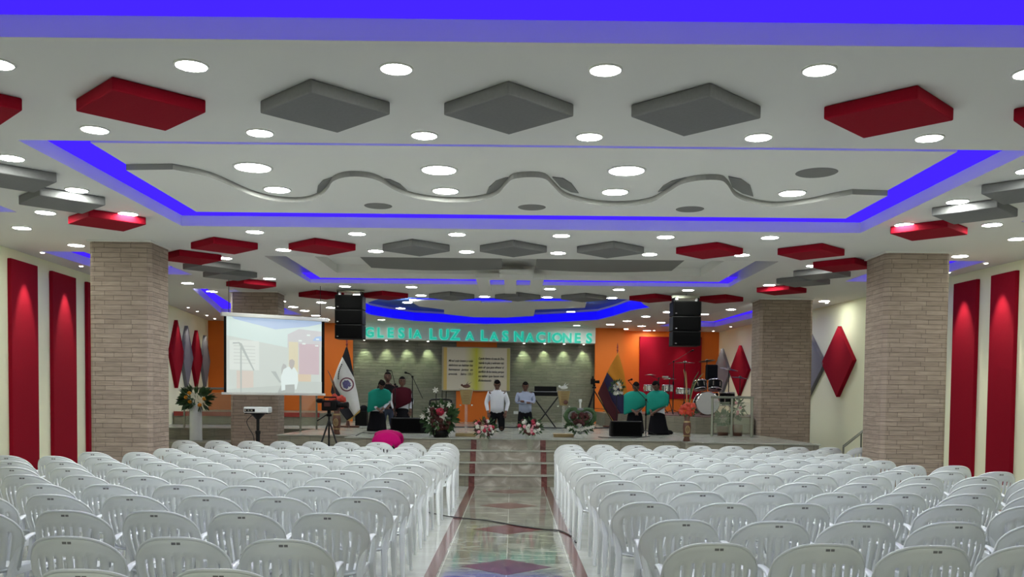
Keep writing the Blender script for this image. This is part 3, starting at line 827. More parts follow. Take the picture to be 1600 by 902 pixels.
# ================================================================ CHAIRS
def solidified(bm, th):
    me = bpy.data.meshes.new('x'); bm.to_mesh(me); bm.free()
    o = bpy.data.objects.new('x', me); COL.objects.link(o)
    md = o.modifiers.new('s', 'SOLIDIFY'); md.thickness = th; md.offset = 0
    m2 = evaluated(o); bpy.data.objects.remove(o); bpy.data.meshes.remove(me)
    b_ = nb(); b_.from_mesh(m2); bpy.data.meshes.remove(m2); return b_
def back_pt(s, t):
    top = .63 + .22 * (1 - min(1, abs(s)) ** 2.9) ** .55
    z = .40 + t * (top - .40)
    w = .245 + .083 * min(1, max(0, (z - .40) / .25))
    x = s * w
    y = -.235 + .15 * abs(s) ** 2.4 - (z - .40) * .20
    return Vector((x, y, z))
def make_chair():
    CW = .855
    t = bpy.data.objects.new('plastic_armchair', None); COL.objects.link(t); t.empty_display_size = .1
    # backrest
    cols = [-1, -.93, -.86, -.80]
    slot_flag = [0, 0, 0]
    s0 = -.80; n = 8; sl = .085; ga = (1.6 - 9 * 0) / n
    # 8 slots divided by slats
    for k in range(n):
        a = -.80 + k * .2
        cols += [a + .135, a + .2]; slot_flag += [0, 1]
    # last slot is replaced by margin
    cols += [.86, .93, 1.0]; slot_flag += [0, 0, 0]
    cols = sorted(set(round(c, 4) for c in cols))
    # slots: between a+.115 and a+.2 shifted to be symmetrical
    rows = [0, .1, .2, .3, .4, .5, .6, .68, .76, .84, .92, 1.0]
    b_ = nb()
    V = [[b_.verts.new(back_pt(c, r)) for c in cols] for r in rows]
    for i in range(len(rows) - 1):
        for j in range(len(cols) - 1):
            mid = (cols[j] + cols[j + 1]) / 2
            ph = ((mid + .80) % .2)
            slot = abs(mid) < .80 and ph > .135 and .1 <= rows[i] and rows[i + 1] <= .76
            if slot: continue
            b_.faces.new((V[i][j], V[i][j + 1], V[i + 1][j + 1], V[i + 1][j]))
    b_ = solidified(b_, .007)
    rim = [back_pt(-1 + 2 * k / 40, 1.0) for k in range(41)]
    rim = [back_pt(-1, .1)] + [back_pt(-1, .6)] + rim + [back_pt(1, .6)] + [back_pt(1, .1)]
    tube(b_, rim, .009, 6)
    link('backrest', b_, M['whiteplastic'], t, True)
    # seat
    b_ = nb()
    cs = [-.23, -.19, -.155, -.135, -.105, -.085, -.055, -.035, -.005 , .015, .045, .065, .095, .115, .145, .165, .2, .235]
    rs = [-.235, -.20, -.17, -.10, -.03, .06, .14, .20, .225]
    V = [[b_.verts.new((x * (1 - .35 * max(0, (-y - .05))), y, .425 - .018 * math.cos(min(1, abs(x) / .23) * PI / 2) - (.03 if y > .21 else 0))) for x in cs] for y in rs]
    for i in range(len(rs) - 1):
        for j in range(len(cs) - 1):
            if j % 2 == 1 and 2 < j < 15 and i in (2,): continue
            b_.faces.new((V[i][j], V[i][j + 1], V[i + 1][j + 1], V[i + 1][j]))
    b_ = solidified(b_, .01)
    box(b_, -.235, .235, .215, .228, .36, .41, bev=.004)
    for s in (-1, 1): box(b_, s * .235 - .006, s * .235 + .006, -.2, .22, .37, .425, bev=.003)
    link('seat', b_, M['whiteplastic'], t, True)
    for s in (-1, 1):
        b_ = nb()
        pts = smooth_pts([(s * .295, -.11, .615), (s * .295, -.03, .64), (s * .292, .08, .645), (s * .285, .19, .635), (s * .278, .235, .60)], 4)
        tube(b_, pts, .03, 8, flat=.3)
        link('armrest', b_, M['whiteplastic'], t, True)
        # front leg carries the arm
        b_ = nb(); tube(b_, [(s * .284, .235, .61), (s * .262, .235, .42), (s * .268, .255, .2), (s * .275, .275, 0)], [.022, .034, .027, .018], 6, flat=.6)
        link('leg', b_, M['whiteplastic'], t)
        b_ = nb(); tube(b_, [(s * .285, -.125, .60), (s * .245, -.19, .42), (s * .262, -.25, .2), (s * .275, -.295, 0)], [.02, .034, .027, .018], 6, flat=.6)
        link('leg', b_, M['whiteplastic'], t)
    b_ = nb()
    for xa, xb in ((-.012, .016), (.022, .046)):
        V = []
        for z_ in (.812, .826):
            V.append([b_.verts.new((x, back_pt(x / .3, (z_ - .40) / (.85 - .40)).y - .0045, z_)) for x in (xa, xb)])
        b_.faces.new((V[0][0], V[0][1], V[1][1], V[1][0]))
    b_ = solidified(b_, .001)
    link('brand_print', b_, M['print'], t)
    for c_ in t.children:
        for v in c_.data.vertices: v.co.x *= CW
    return t
chair = make_chair()
used = [False]
def put_chair(x, y, rz_, label):
    if not used[0]:
        used[0] = True; o = chair; o.location = (x, y, 0); o.rotation_euler = (0, 0, rz_); o['label'] = label; o['group'] = 'white plastic chairs in rows'
    else: o = copy_tree(chair, (x, y, 0), rz_, label, 'white plastic chairs in rows')
    o['category'] = 'chair'
LROWS = [(16.2, -1.22, -5.9), (14.7, -1.15, -5.5), (13.6, -1.10, -5.75), (12.6, -1.10, -6.35), (11.7, -1.17, -7.6), (10.8, -1.22, -7.9), (9.85, -1.24, -8), (8.9, -1.25, -8), (8.06, -1.2, -8), (7.2, -1.25, -8),
         (6.2, -1.26, -8), (5.07, -1.28, -8), (4.12, -1.35, -8)]
RROWS = [(16.1, 1.03, 6.3), (15.0, 1.0, 5.45), (14.0, 1.0, 5.45), (13.2, .98, 5.5), (12.5, .98, 5.6), (11.65, .98, 5.8), (10.7, .98, 5.9), (9.9, .97, 6.2), (8.95, 1.06, 7), (7.97, 1.07, 7), (7.1, 1.08, 7), (6.05, 1.17, 7), (5.07, 1.16, 7)]
nch = 0
for side, rows_ in ((-1, LROWS), (1, RROWS)):
    for ri, (Z, X0, lim) in enumerate(rows_):
        pitch = .612 - (Z - 5) * .003
        X = X0; k = 0
        edge = 815 * Z / F + .15
        while abs(X) <= abs(lim) and abs(X) <= edge:
            k += 1
            put_chair(X + random.uniform(-.012, .012), Z + .325 + random.uniform(-.04, .04) - abs(X) * .0, random.uniform(-.03, .03),
                      'white plastic armchair, %s from the aisle, %s row from the stage, %s' % (ORD[k], ORD[ri + 1], 'screen side' if side < 0 else 'drum side'))
            nch += 1
            X += side * pitch
print('chairs', nch)

# ================================================================ STAGE OBJECTS
def flr(px, py, h=STAGE):
    return at_z(px, py, h)
# --- projection screen
sa = Vector((at_y(350, 560, 19.0).x, 19.0)); sb = Vector((at_y(507, 560, 20.2).x, 20.2))
sang = math.atan2(sb.y - sa.y, sb.x - sa.x); SW = (sb - sa).length
ztl = at_y(350, 494, 19.0).z; zbl = at_y(345, 613, 19.0).z
SH = ztl - zbl
t = thing('projection_screen', 'hanging projector screen showing a pale live picture of the stage', 'projector screen', (sa.x, sa.y, zbl), sang)
link('housing', boxbm(-.06, SW + .08, -.05, .05, SH, SH + .08, bev=.01), M['panelwhite'], t)
link('black_border', boxbm(0, SW, 0, .012, 0, SH), M['black'], t)
link('bottom_bar', boxbm(-.05, SW + .02, -.02, .03, -.05, 0, bev=.008), M['panelwhite'], t)
for X in (.1, SW - .1):
    link('hanging_wire', tubebm([(X, 0, SH + .08), (X, 0, CE - zbl)], .006, 6), M['blackmetal'], t)
def E(c): return emit('projected_light', c, .62)
pic = bpy.data.objects.new('projected_picture', None); COL.objects.link(pic); pic.parent = t
def srgb(r, g, b_): return tuple(((c / 255 + .055) / 1.055) ** 2.4 if c / 255 > .04045 else c / 255 / 12.92 for c in (r, g, b_))
pw0, pw1 = .05, SW - .07
def sp(u, v): return (pw0 + (pw1 - pw0) * u, SH * (1 - v))
lay = [0]
def patch(name, pts, rgb):
    lay[0] += 1
    y = -.002 - .0012 * lay[0]
    b_ = nb(); vs = [b_.verts.new((sp(u, v)[0], y, sp(u, v)[1])) for u, v in pts]
    b_.faces.new(vs)
    g = bmesh.ops.extrude_face_region(b_, geom=b_.faces[:])
    for e in g['geom']:
        if isinstance(e, bmesh.types.BMVert): e.co.y += .001
    bmesh.ops.recalc_face_normals(b_, faces=b_.faces[:])
    m_, nt_, pb_ = nodes_of('projected_light')
    c = srgb(*rgb)
    pb_.inputs['Base Color'].default_value = (.3, .3, .3, 1)
    pb_.inputs['Emission Color'].default_value = c + (1,); pb_.inputs['Emission Strength'].default_value = .8
    return link(name, b_, m_, pic)
def R_(u0, v0, u1, v1): return [(u0, v1), (u1, v1), (u1, v0), (u0, v0)]
patch('picture_field', R_(0, 0, 1, 1), (198, 208, 200))
patch('picture_ceiling', [(0, .25), (.63, .38), (1, .3), (1, 0), (0, 0)], (205, 226, 220))
patch('picture_blue_band', [(.08, .03), (.5, .14), (.85, .08), (1, .03), (1, 0), (.05, 0)], (165, 190, 222))
patch('picture_warm_corner', [(.63, .38), (.63, .2), (.75, .12), (1, .14), (1, .36)], (196, 196, 196))
patch('picture_blue_corner', [(.9, .27), (1, .27), (1, .2), (.93, .22)], (150, 185, 225))
patch('picture_board', R_(.03, .31, .33, .70), (216, 224, 216))
for k in range(6): patch('picture_text_line', R_(.07, .38 + .045 * k, .29, .388 + .045 * k), (190, 198, 190))
patch('picture_orange', R_(.10, .71, .27, 1), (208, 196, 182))
patch('picture_pillar', R_(.64, .3, .74, .84), (214, 206, 168))
patch('picture_red_panel', R_(.75, .32, .97, .74), (196, 172, 178))
patch('picture_orange_foot', R_(.72, .74, .88, .84), (212, 192, 160))
patch('picture_floor', [(0, 1), (1, 1), (1, .84), (.72, .84), (.55, .9), (0, .96)], (186, 196, 188))
for q in ([(.135, .4), (.15, .4), (.15, 1), (.135, 1)], [(.11, .33), (.15, .35), (.28, .70), (.27, .71), (.14, .40)], [(.06, .34), (.13, .335), (.13, .35), (.06, .36)], [(.45, .71), (.5, .71), (.56, .86), (.54, .86)]):
    patch('picture_stand', q, (165, 176, 170))
patch('picture_neighbour', [(.56, .66), (.58, .60), (.61, .62), (.62, .7), (.6, .76), (.56, .76)], (168, 172, 168))
patch('picture_trousers', [(.56, .88), (.70, .88), (.70, 1), (.52, 1)], (158, 166, 160))
patch('picture_shirt', [(.56, .97), (.555, .78), (.58, .68), (.63, .64), (.70, .65), (.735, .72), (.74, .84), (.72, .95), (.705, .95), (.70, .88), (.60, .89), (.60, .96)], (222, 236, 232))
patch('picture_head', [(.64, .60), (.645, .55), (.675, .535), (.70, .56), (.70, .60), (.69, .64), (.67, .68), (.65, .65)], (172, 166, 158))
for (u, v) in ((.76, .28), (.8, .32), (.85, .2), (.95, .25), (.94, .34)): patch('picture_lamp', R_(u - .018, v - .01, u + .018, v + .01), (225, 238, 232))

# --- projector on a pole
P = at_y(403, 640, 17.5)
t = thing('projector_stand', 'black telescopic stand carrying the white projector behind the last chair row', 'stand', (P.x, P.y, 0))
top = P.z - .075
b_ = nb(); tube(b_, [(0, 0, .35), (0, 0, .95)], .04, 12); tube(b_, [(0, 0, .95), (0, 0, top - .1)], .03, 12); tube(b_, [(0, 0, .93), (0, 0, .99)], .05, 12)
link('pole', b_, M['blackmetal'], t)
for k in range(3):
    a = 2 * PI * k / 3 + .3
    link('leg', tubebm([(0, 0, .42), (.3 * math.cos(a), .3 * math.sin(a), .012)], .014, 6), M['blackmetal'], t)
link('bracket', lathebm([(.03, top - .12), (.05, top - .1), (.12, top - .03), (.14, top - .012)], 12), M['blackmetal'], t)
link('plate', boxbm(-.22, .22, -.14, .14, top - .012, top, bev=.003), M['black'], t)
link('cable', tubebm(smooth_pts([(-.1, .0, top - .03), (-.2, -.05, top - .15), (-.15, -.04, top - .3), (-.07, -.05, top - .45), (-.05, -.05, top - .7)], 6), .007, 6), M['cable'], t)
t = thing('projector', 'white video projector lying on the black telescopic stand', 'projector', (P.x, P.y, top))
link('body', boxbm(-.24, .24, -.14, .14, .01, .125, bev=.02), M['whiteplastic'], t)
link('connector_panel', boxbm(-.22, -.02, -.145, -.138, .03, .085), M['black'], t)
for X in (-.2, -.14, -.08): link('socket', boxbm(X - .018, X + .018, -.148, -.143, .045, .07), M['chrome'], t)
link('lens', lathebm([(.045, 0), (.045, .03)], 16), M['black'], t).matrix_local = Matrix.Translation((.12, .135, .07)) @ Matrix.Rotation(-PI / 2, 4, 'X')
for X in (-.2, .2): link('foot', boxbm(X - .015, X + .015, -.1, -.07, 0, .012), M['black'], t)

# --- hanging line speakers
def array_speaker(xa, xb, ya, yb, Y, label):
    a = at_y(xa, ya, Y); c = at_y(xb, yb, Y)
    w = c.x - a.x; h = a.z - c.z
    t = thing('hanging_speaker', label, 'loudspeaker', ((a.x + c.x) / 2, Y, c.z), group='hanging black loudspeakers')
    n = 3
    for k in range(n):
        z0 = h * k / n + .006; z1 = h * (k + 1) / n - .006
        o = link('cabinet', boxbm(-w / 2, w / 2, 0, .5, z0, z1, bev=.015), M['black'], t)
        link('grille', boxbm(-w / 2 + .03, w / 2 - .03, -.012, .0, z0 + .025, z1 - .025), M['grille'], o)
        link('badge', boxbm(-w / 2 + .05, -w / 2 + .09, -.018, -.012, z0 + .04, z0 + .06), M['chrome'], o)
    for X in (-w / 2 + .05, w / 2 - .05):
        link('rigging_plate', boxbm(X - .02, X + .02, .1, .4, h, h + .08), M['blackmetal'], t)
    link('rigging_bar', boxbm(-w / 2, w / 2, .2, .28, h + .08, h + .14), M['steel'], t)
    link('shackle', tubebm([(.02, .24, h + .14), (.02, .24, CE - c.z)], .016, 6), M['chrome'], t)
array_speaker(523, 566, 460, 530, 20.6, 'black three cabinet loudspeaker hanging beside the projector screen')
array_speaker(1052, 1095, 470, 541, 20.6, 'black three cabinet loudspeaker hanging before the crimson stage panel')

# --- book poster
OA, OB = (GA[0], GA[1] - .16), (GB[0], GB[1] - .16)
a = on_line(691, 543, OA, OB); c = on_line(797, 612, OA, OB)
pang = math.atan2(GB[1] - GA[1], GB[0] - GA[0]); PW = (Vector((c.x, c.y)) - Vector((a.x, a.y))).length; PH = a.z - c.z + .03
t = thing('open_book_board', 'large open book wall board with scripture in two cream pages', 'wall board', (a.x, a.y, c.z), pang)
link('board', boxbm(0, PW, 0, .09, 0, PH, bev=.01), M['cream_page'], t)
def page_gradient(name, c_edge, c_mid, x0, x1, power):
    m_, nt_, pb_ = nodes_of(name)
    tc = nt_.nodes.new('ShaderNodeTexCoord'); sx = nt_.nodes.new('ShaderNodeSeparateXYZ')
    nt_.links.new(tc.outputs['Object'], sx.inputs[0])
    mr = nt_.nodes.new('ShaderNodeMapRange'); mr.inputs[1].default_value = x0; mr.inputs[2].default_value = x1
    nt_.links.new(sx.outputs[0], mr.inputs[0])
    cr = nt_.nodes.new('ShaderNodeValToRGB'); cr.color_ramp.elements[0].color = c_edge + (1,); cr.color_ramp.elements[1].color = c_mid + (1,)
    cr.color_ramp.elements[0].position = power
    nt_.links.new(mr.outputs[0], cr.inputs[0]); nt_.links.new(cr.outputs[0], pb_.inputs['Base Color']); pb_.inputs['Roughness'].default_value = .5
    return m_
yel = (.66, .64, .04); crm = (.74, .67, .50); ylo = (.72, .50, .14)
link('page', boxbm(.07, PW / 2, -.012, 0, .03, PH - .03), page_gradient('printed_page', crm, yel, .07, PW / 2, .62), t)
link('page', boxbm(PW / 2, PW - .07, -.012, 0, .03, PH - .03), page_gradient('printed_page', crm, yel, PW - .07, PW / 2, .72), t)
link('yellow_page_edge', boxbm(.05, .16, -.016, -.012, .03, PH - .03), mat('page_edge', ylo, .5), t)
link('yellow_page_edge', boxbm(PW - .12, PW - .02, -.016, -.012, .03, PH - .03), mat('page_edge', (.50, .44, .13), .5), t)
T1_ = ['Mirad cuán bueno y cuán', 'delicioso es habitar los', 'hermanos  juntos  en', 'armonía.    Salmo 133:1']
T2_ = ['Cuando fueres a la casa de Dios,', 'guarda tu pie; y acércate más', 'para oír que para ofrecer el', 'sacrificio de los necios; porque', 'no saben que hacen mal.', 'Eclesiastés   5:1']
for lines, x0, zt, wd in ((T1_, .21, .66, .83), (T2_, PW / 2 + .06, .72, .88)):
    for k, s in enumerate(lines):
        b_ = text_bm(s, .105, .35, .002, .001)
        ww = max(v.co.x for v in b_.verts)
        fs = min(1, wd / ww)
        for v in b_.verts: v.co = Vector((v.co.x * fs, -v.co.z - .016, v.co.y))
        o = link('text_line', b_, M['ink'], t); o.location = (x0, 0, PH * zt - k * .148)

# --- low switch box on wall
o = link('wall_outlet', boxbm(-.08, .08, -.02, 0, -.05, .05, bev=.008), M['ceramic'])
p = on_line(806, 645, (GA[0], GA[1] - .003), (GB[0], GB[1] - .003)); o.location = (p.x, p.y, p.z); o.rotation_euler = (0, 0, pang)
tag(o, 'small white outlet box on the stone wall beside the blue shirted person', 'outlet')

# ================================================================ PEOPLE
def V3(*a): return Vector(a)
def person(label, loc, rz_, sc, cloth, bow=.5, lean=0.0, arms='front', top='shirt', topm='whitecloth', bot='trousers', botm='dark', shawl=None, hair='short', female=False, drop=0.0):
    """kneeling figure facing -Y"""
    t = thing('person', label, 'person', loc, rz_, 'people on the stage'); t.scale = (sc, sc, sc)
    sw = .165 if female else .185
    L = lambda z: -lean * max(0, z - .45)          # forward lean
    D = lambda z: z - drop * max(0, z - .5)
    pel = V3(0, .03, .50); spi = V3(0, L(.70), D(.70)); che = V3(0, L(.88), D(.88)); nec = V3(0, L(1.0) - .005, D(1.0)); hb = V3(0, L(1.05) - .03, D(1.065) - drop * .25)
    ch = [[(pel, (.135, .10)), (spi, (.125, .09)), (che, (.15, .10)), (nec, .055), (hb, .052)]]
    knees = []
    for s in (-1, 1):
        hip = V3(s * .09, .03, .44); kn = V3(s * .115, -.05, .075); an = V3(s * .11, .36, .06); to = V3(s * .11, .48, .035)
        ch.append([(pel, (.135, .10)), (hip, .085), (V3(s * .105, -.005, .25), .075), (kn, .062), (V3(s * .112, .16, .065), .055), (an, .038), (to, .03)])
    el = {}; wr = {}
    for s in (-1, 1):
        sh = V3(s * sw, L(.95), D(.945))
        if arms == 'front': e_ = V3(s * (sw + .045), L(.7) - .02, .68); w_ = V3(s * .055, L(.7) - .20, .535)
        elif arms == 'side': e_ = V3(s * (sw + .075), L(.7) + .02, .69); w_ = V3(s * (sw + .03), -.10, .47)
        elif arms == 'crossed': e_ = V3(s * (sw + .05), L(.7) - .03, .72); w_ = V3(-s * .08, L(.7) - .2, .73 + s * .02)
        else: e_ = V3(s * (sw + .02), L(.9) - .22, .60); w_ = V3(s * .1, L(.9) - .30, .35)
        el[s] = e_; wr[s] = w_
        ch.append([(che, (.15, .10)), (sh, .058), (e_, .042), (w_, .028), (w_ + (w_ - e_).normalized() * .06, .032)])
    b_ = skin_bm(ch, 1)
    # fingers
    for s in (-1, 1):
        d = (wr[s] - el[s]).normalized()
        palm = wr[s] + d * .075
        side = d.cross(V3(0, 0, 1)).normalized()
        for k in range(4):
            off = side * ((k - 1.5) * .017)
            ln = (.062, .07, .066, .052)[k]
            tube(b_, [palm + off - d * .02, palm + off + d * ln * .5 + V3(0, -.004, -.004), palm + off + d * ln + V3(0, -.008, -.018)], [.009, .0085, .006], 6)
        tube(b_, [wr[s] + d * .035 + side * .028 * s, wr[s] + d * .065 + side * .05 * s, wr[s] + d * .095 + side * .05 * s], [.011, .01, .007], 6)
    # head
    rot = Matrix.Rotation(bow, 3, 'X')
    hc = hb + rot @ V3(0, -.012, .095)
    ball(b_, hc, .1, (.76, .93, 1.12), 20, 16, rot)
    ball(b_, hc + rot @ V3(0, -.045, -.055), .06, (.85, .75, .9), 14, 10, rot)          # jaw
    ball(b_, hc + rot @ V3(0, -.098, -.018), .017, (.8, 1, 1.4), 8, 6, rot)             # nose
    ball(b_, hc + rot @ V3(0, -.086, -.058), .02, (1.2, .4, .3), 8, 6, rot, 1)
    for s in (-1, 1):
        ball(b_, hc + rot @ V3(s * .076, .0, -.01), .022, (.4, .8, 1.3), 8, 6, rot)      # ear
        ball(b_, hc + rot @ V3(s * .03, -.083, .012), .012, (1.2, .6, .7), 8, 6, rot, 2)
        ball(b_, hc + rot @ V3(s * .03, -.086, .034), .013, (1.5, .4, .35), 8, 6, rot, 3)
    lipm = M['skin']
    link('body', b_, [M['skin'], M['darkflower'], M['eye'], M['hair']], t, True)
    # hair
    b_ = nb()
    tmp = nb(); bmesh.ops.create_uvsphere(tmp, u_segments=20, v_segments=16, radius=.1)
    kill = [v for v in tmp.verts if (v.co.y < -.045 and v.co.z < .042) or v.co.z < (-.075 if female else -.05)]
    bmesh.ops.delete(tmp, geom=kill, context='VERTS')
    for v in tmp.verts: v.co = rot @ V3(v.co.x * .84, v.co.y * 1.02 + .004, v.co.z * 1.21) + hc
    merge(b_, tmp)
    if hair == 'bun': ball(b_, hc + rot @ V3(0, .105, .0), .042, (1, .9, 1), 12, 8, rot)
    if hair == 'long': tube(b_, [hc + rot @ V3(0, .09, -.01), hc + rot @ V3(0, .12, -.1), hc + V3(.02, .13, -.26)], [.045, .04, .015], 10)
    link('hair', b_, M['hair'], t, True)
    # top garment: torso and sleeves from one skin
    r1 = .105 if not female else .095
    g = [[(V3(0, .03, .42), (.172, .125)), (V3(0, .03, .48), (.17, .125)), (V3(0, L(.6) + .015, D(.6)), (.165, .12)), (V3(0, L(.75), D(.75)), (.165, .115)), (V3(0, L(.9), D(.9)), (.17, .105)), (V3(0, L(.99), D(.985)), (.075, .07))]]
    for s in (-1, 1):
        sh = V3(s * sw, L(.95), D(.925))
        g.append([(V3(0, L(.9), D(.9)), (.17, .105)), (sh, .07), ((sh + el[s]) / 2, .064), (el[s], .056), (el[s].lerp(wr[s], .55 if not female else .05), .046)] + ([(el[s].lerp(wr[s], .92), .04)] if not female or top == 'long' else []))
    sh_ = skin_bm(g, 1)
    if not drop: loft(sh_, [(0, .03, .46, .165, .125), (0, L(.6) + .015, .6, .165, .12), (0, L(.75), .75, .17, .115), (0, L(.88), .88, .185, .105), (0, L(.95), .955, .205, .088), (0, L(.98), .985, .10, .078), (0, L(1.0), 1.02, .062, .062)], 24)
    if drop: ball(sh_, (0, L(.8) * .55 - .02, D(.8) - .08), .25, (.98, 1.05, .82), 20, 14)
    link('shirt', sh_, M[topm], t, True)
    if bot == 'trousers':
        g = [[(V3(0, .03, .49), (.155, .12)), (V3(0, .02, .57), (.15, .11))]]
        for s in (-1, 1):
            g.append([(V3(0, .03, .49), (.155, .12)), (V3(s * .095, .03, .40), .105), (V3(s * .108, -.005, .25), .093), (V3(s * .118, -.055, .085), .08), (V3(s * .114, .16, .075), .068), (V3(s * .11, .33, .062), .055)])
        link('trousers', skin_bm([c_ for c_ in g if len(c_) > 1], 1), M[botm], t, True)
    else:
        b_ = nb(); loft(b_, [(0, .09, .005, .23, .30), (0, .07, .06, .235, .27), (0, .03, .22, .21, .20), (0, .02, .40, .185, .15), (0, .02, .54, .15, .115), (0, .01, .58, .14, .105)], 24)
        tube(b_, [(-.1, .3, .06), (-.1, .48, .05)], [.06, .045], 8); tube(b_, [(.1, .3, .06), (.1, .48, .05)], [.06, .045], 8)
        link('skirt', b_, M[botm], t, True)
    for s in (-1, 1):
        b_ = nb(); ball(b_, (s * .11, .47, .04), .05, (.8, 1.6, .75), 12, 8)
        link('shoe', b_, M['black'], t, True)
    if shawl:
        b_ = nb()
        y = L(.85)
        k0 = 1.0 if shawl == 'maroon' else 1.17
        loft(b_, [(0, L(.58) - .02, .565, .225 * k0, .16), (0, L(.66) - .02, .62, .235 * k0, .175), (0, y - .01, .78, .235 * k0, .17), (0, y, .92, .235 * k0, .16), (0, L(.98), .985, .20, .125), (0, L(1.0), 1.02, .10, .08)], 28)
        for v in b_.verts:      # drape: folds and an uneven hem
            a_ = math.atan2(v.co.y - y, v.co.x)
            k_ = max(0, (.95 - v.co.z) / .4)
            f_ = 1 + .05 * k_ * math.sin(7 * a_)
            v.co.x *= f_; v.co.y = y + (v.co.y - y) * f_
            if v.co.z < .7: v.co.z += .09 * v.co.x / .2
        link('shawl', b_, M[shawl], t, True)
    return t
def st(px, Y): return (at_y(px, 600, Y).x, Y, STAGE)
person('person kneeling in white shirt and black trousers with bowed head above the steps', st(777, 21.9), 0, 1.0, 1, .62, 0, 'side', 'shirt', 'whitecloth', 'trousers', 'dark')
t = person('person kneeling in pale blue shirt with arms crossed before the stone wall', st(821, 23.0), 0, .98, 1, .5, 0, 'crossed', 'shirt', 'bluecloth', 'trousers', 'dark')
person('person in teal shawl and black skirt kneeling bent low beside the floor monitor', st(590, 21.4), .35, .98, 1, .95, .62, 'front', 'long', 'whitecloth', 'skirt', 'dark', 'teal', 'bun', True)
person('person in black jacket and jeans kneeling behind the teal shawled one', st(606, 22.9), .1, 1.13, 1, .1, .0, 'front', 'shirt', 'blackcloth', 'trousers', 'denim')
person('person in maroon shawl over white sleeves behind the microphone stands', st(628, 22.3), .25, 1.03, 1, .15, 0, 'side', 'long', 'whitecloth', 'skirt', 'dark', 'maroon', 'bun', True)
person('person in teal shawl and white sleeves kneeling behind the black floor monitor', st(993, 21.6), 0, .99, 1, .7, .0, 'front', 'short', 'whitecloth', 'skirt', 'dark', 'teal', 'long', True)
person('person in slanted teal shawl kneeling sideways with long black skirt', st(1028, 20.9), -.65, 1.0, 1, .7, .0, 'front', 'short', 'whitecloth', 'skirt', 'dark', 'teal', 'bun', True)
pk = at_y(596, 690, 16.75)
person('person in bright pink top bowed low at the foot of the stage', (pk.x, 17.22, rz), PI, 1.0, 1, 1.5, 1.15, 'down', 'long', 'pink', 'trousers', 'dark', None, 'short', False, .45).scale = (1.15, .8, 1.0)
# pocket mark of the white shirt
# ================================================================ microphone stands
def mic_stand(label, base, topz, boom, group='microphone stands'):
    """boom: list of two offsets from the pole top (tail, mic)"""
    t = thing('microphone_stand', label, 'microphone stand', base, group=group)
    H = topz - base[2]
    link('pole', tubebm([(0, 0, .04), (0, 0, H * .6), (0, 0, H)], [.014, .014, .010], 8), M['blackmetal'], t)
    link('clutch', lathebm([(.02, H * .55), (.024, H * .58), (.02, H * .62)], 10), M['black'], t)
    for k in range(3):
        a = 2 * PI * k / 3 + .4
        link('leg', tubebm([(0, 0, .12), (.3 * math.cos(a), .3 * math.sin(a), .012)], .009, 6), M['blackmetal'], t)
    link('boom_arm', tubebm([tuple(boom[0]) , (0, 0, 0), tuple(boom[1])], .008, 6), M['blackmetal'], t).location = (0, 0, H)
    b_ = nb(); ball(b_, (0, 0, 0), .028); link('joint', b_, M['black'], t, True).location = (0, 0, H)
    e = Vector(boom[1]); d = Vector(boom[2])
    m_ = link('microphone', tubebm([e, e + d * .6, e + d * .65, e + d], [.011, .016, .026, .022], 10), M['black'], t, True); m_.location = (0, 0, H)
def PY(px, py, Y): return at_y(px, py, Y)
b0 = flr(617, 682); b0 = (PY(617, 660, 20.8).x, 20.8, STAGE)
mic_stand('black boom microphone stand before the person in black jacket', b0, PY(617, 601, 20.8).z, [(.05, 0, -.1), (-.08, 0, .31), (-.12, -.02, .01)])
b1 = (PY(644, 660, 20.9).x, 20.9, STAGE)
mic_stand('black microphone stand with its boom slanting down beside the maroon shawl', b1, PY(644, 589, 20.9).z, [(.24, 0, -.5), (-.05, 0, .06), (-.13, -.02, .04)])
b2 = (PY(1009, 660, 20.4).x, 20.4, STAGE)
mic_stand('black boom microphone stand between the two kneeling teal shawls', b2, PY(1009, 625, 20.4).z, [(.04, 0, -.06), (-.4, .1, .43), (.1, -.02, .03)])
b3 = (PY(1051, 660, 25.5).x, 25.5, PL + .02)
mic_stand('tall thin boom stand before the crimson panel by the small drums', b3, PY(1051, 565, 25.5).z, [(-.15, 0, -.1), (.45, 0, .28), (.1, 0, .04)])

# ================================================================ floor monitors
def monitor(label, px0, px1, pyt, Y, slant):
    a = at_y(px0, 660, Y); c = at_y(px1, 660, Y); h = at_y(px0, pyt, Y).z - STAGE
    w = c.x - a.x
    t = thing('floor_monitor', label, 'floor monitor', ((a.x + c.x) / 2, Y, STAGE), group='wedge floor monitors')
    b_ = nb()
    prof = [(0, 0), (.42, 0), (.42, h * .6), (.18, h), (.0, h * .98)]
    A = [b_.verts.new((-w / 2, y, z)) for y, z in prof]; B = [b_.verts.new((w / 2 - (slant if z > h * .5 else 0), y, z)) for y, z in prof]
    b_.faces.new(A); b_.faces.new(B[::-1])
    for i in range(5): b_.faces.new((A[i], B[i], B[(i + 1) % 5], A[(i + 1) % 5]))
    bmesh.ops.recalc_face_normals(b_, faces=b_.faces[:])
    bmesh.ops.bevel(b_, geom=b_.edges[:], offset=.012, segments=2, affect='EDGES', profile=.5)
    link('cabinet', b_, M['black'], t)
    link('grille', boxbm(-w / 2 + .04, w / 2 - .04 - slant, -.008, 0, .04, h * .9), M['grille'], t)
    link('handle', boxbm(w / 2 - .01, w / 2 + .012, .15, .28, h * .3, h * .38, bev=.004), M['blackmetal'], t)
monitor('large black wedge floor monitor behind the pink figure', 610, 670, 653, 20.3, .14)
monitor('black wedge floor monitor before the kneeling teal shawl', 955, 1004, 658, 19.6, 0)
sp_ = st(564, 25.2)
t = thing('small_speaker', 'small dark round topped speaker on the stage beside the white flag', 'loudspeaker', sp_)
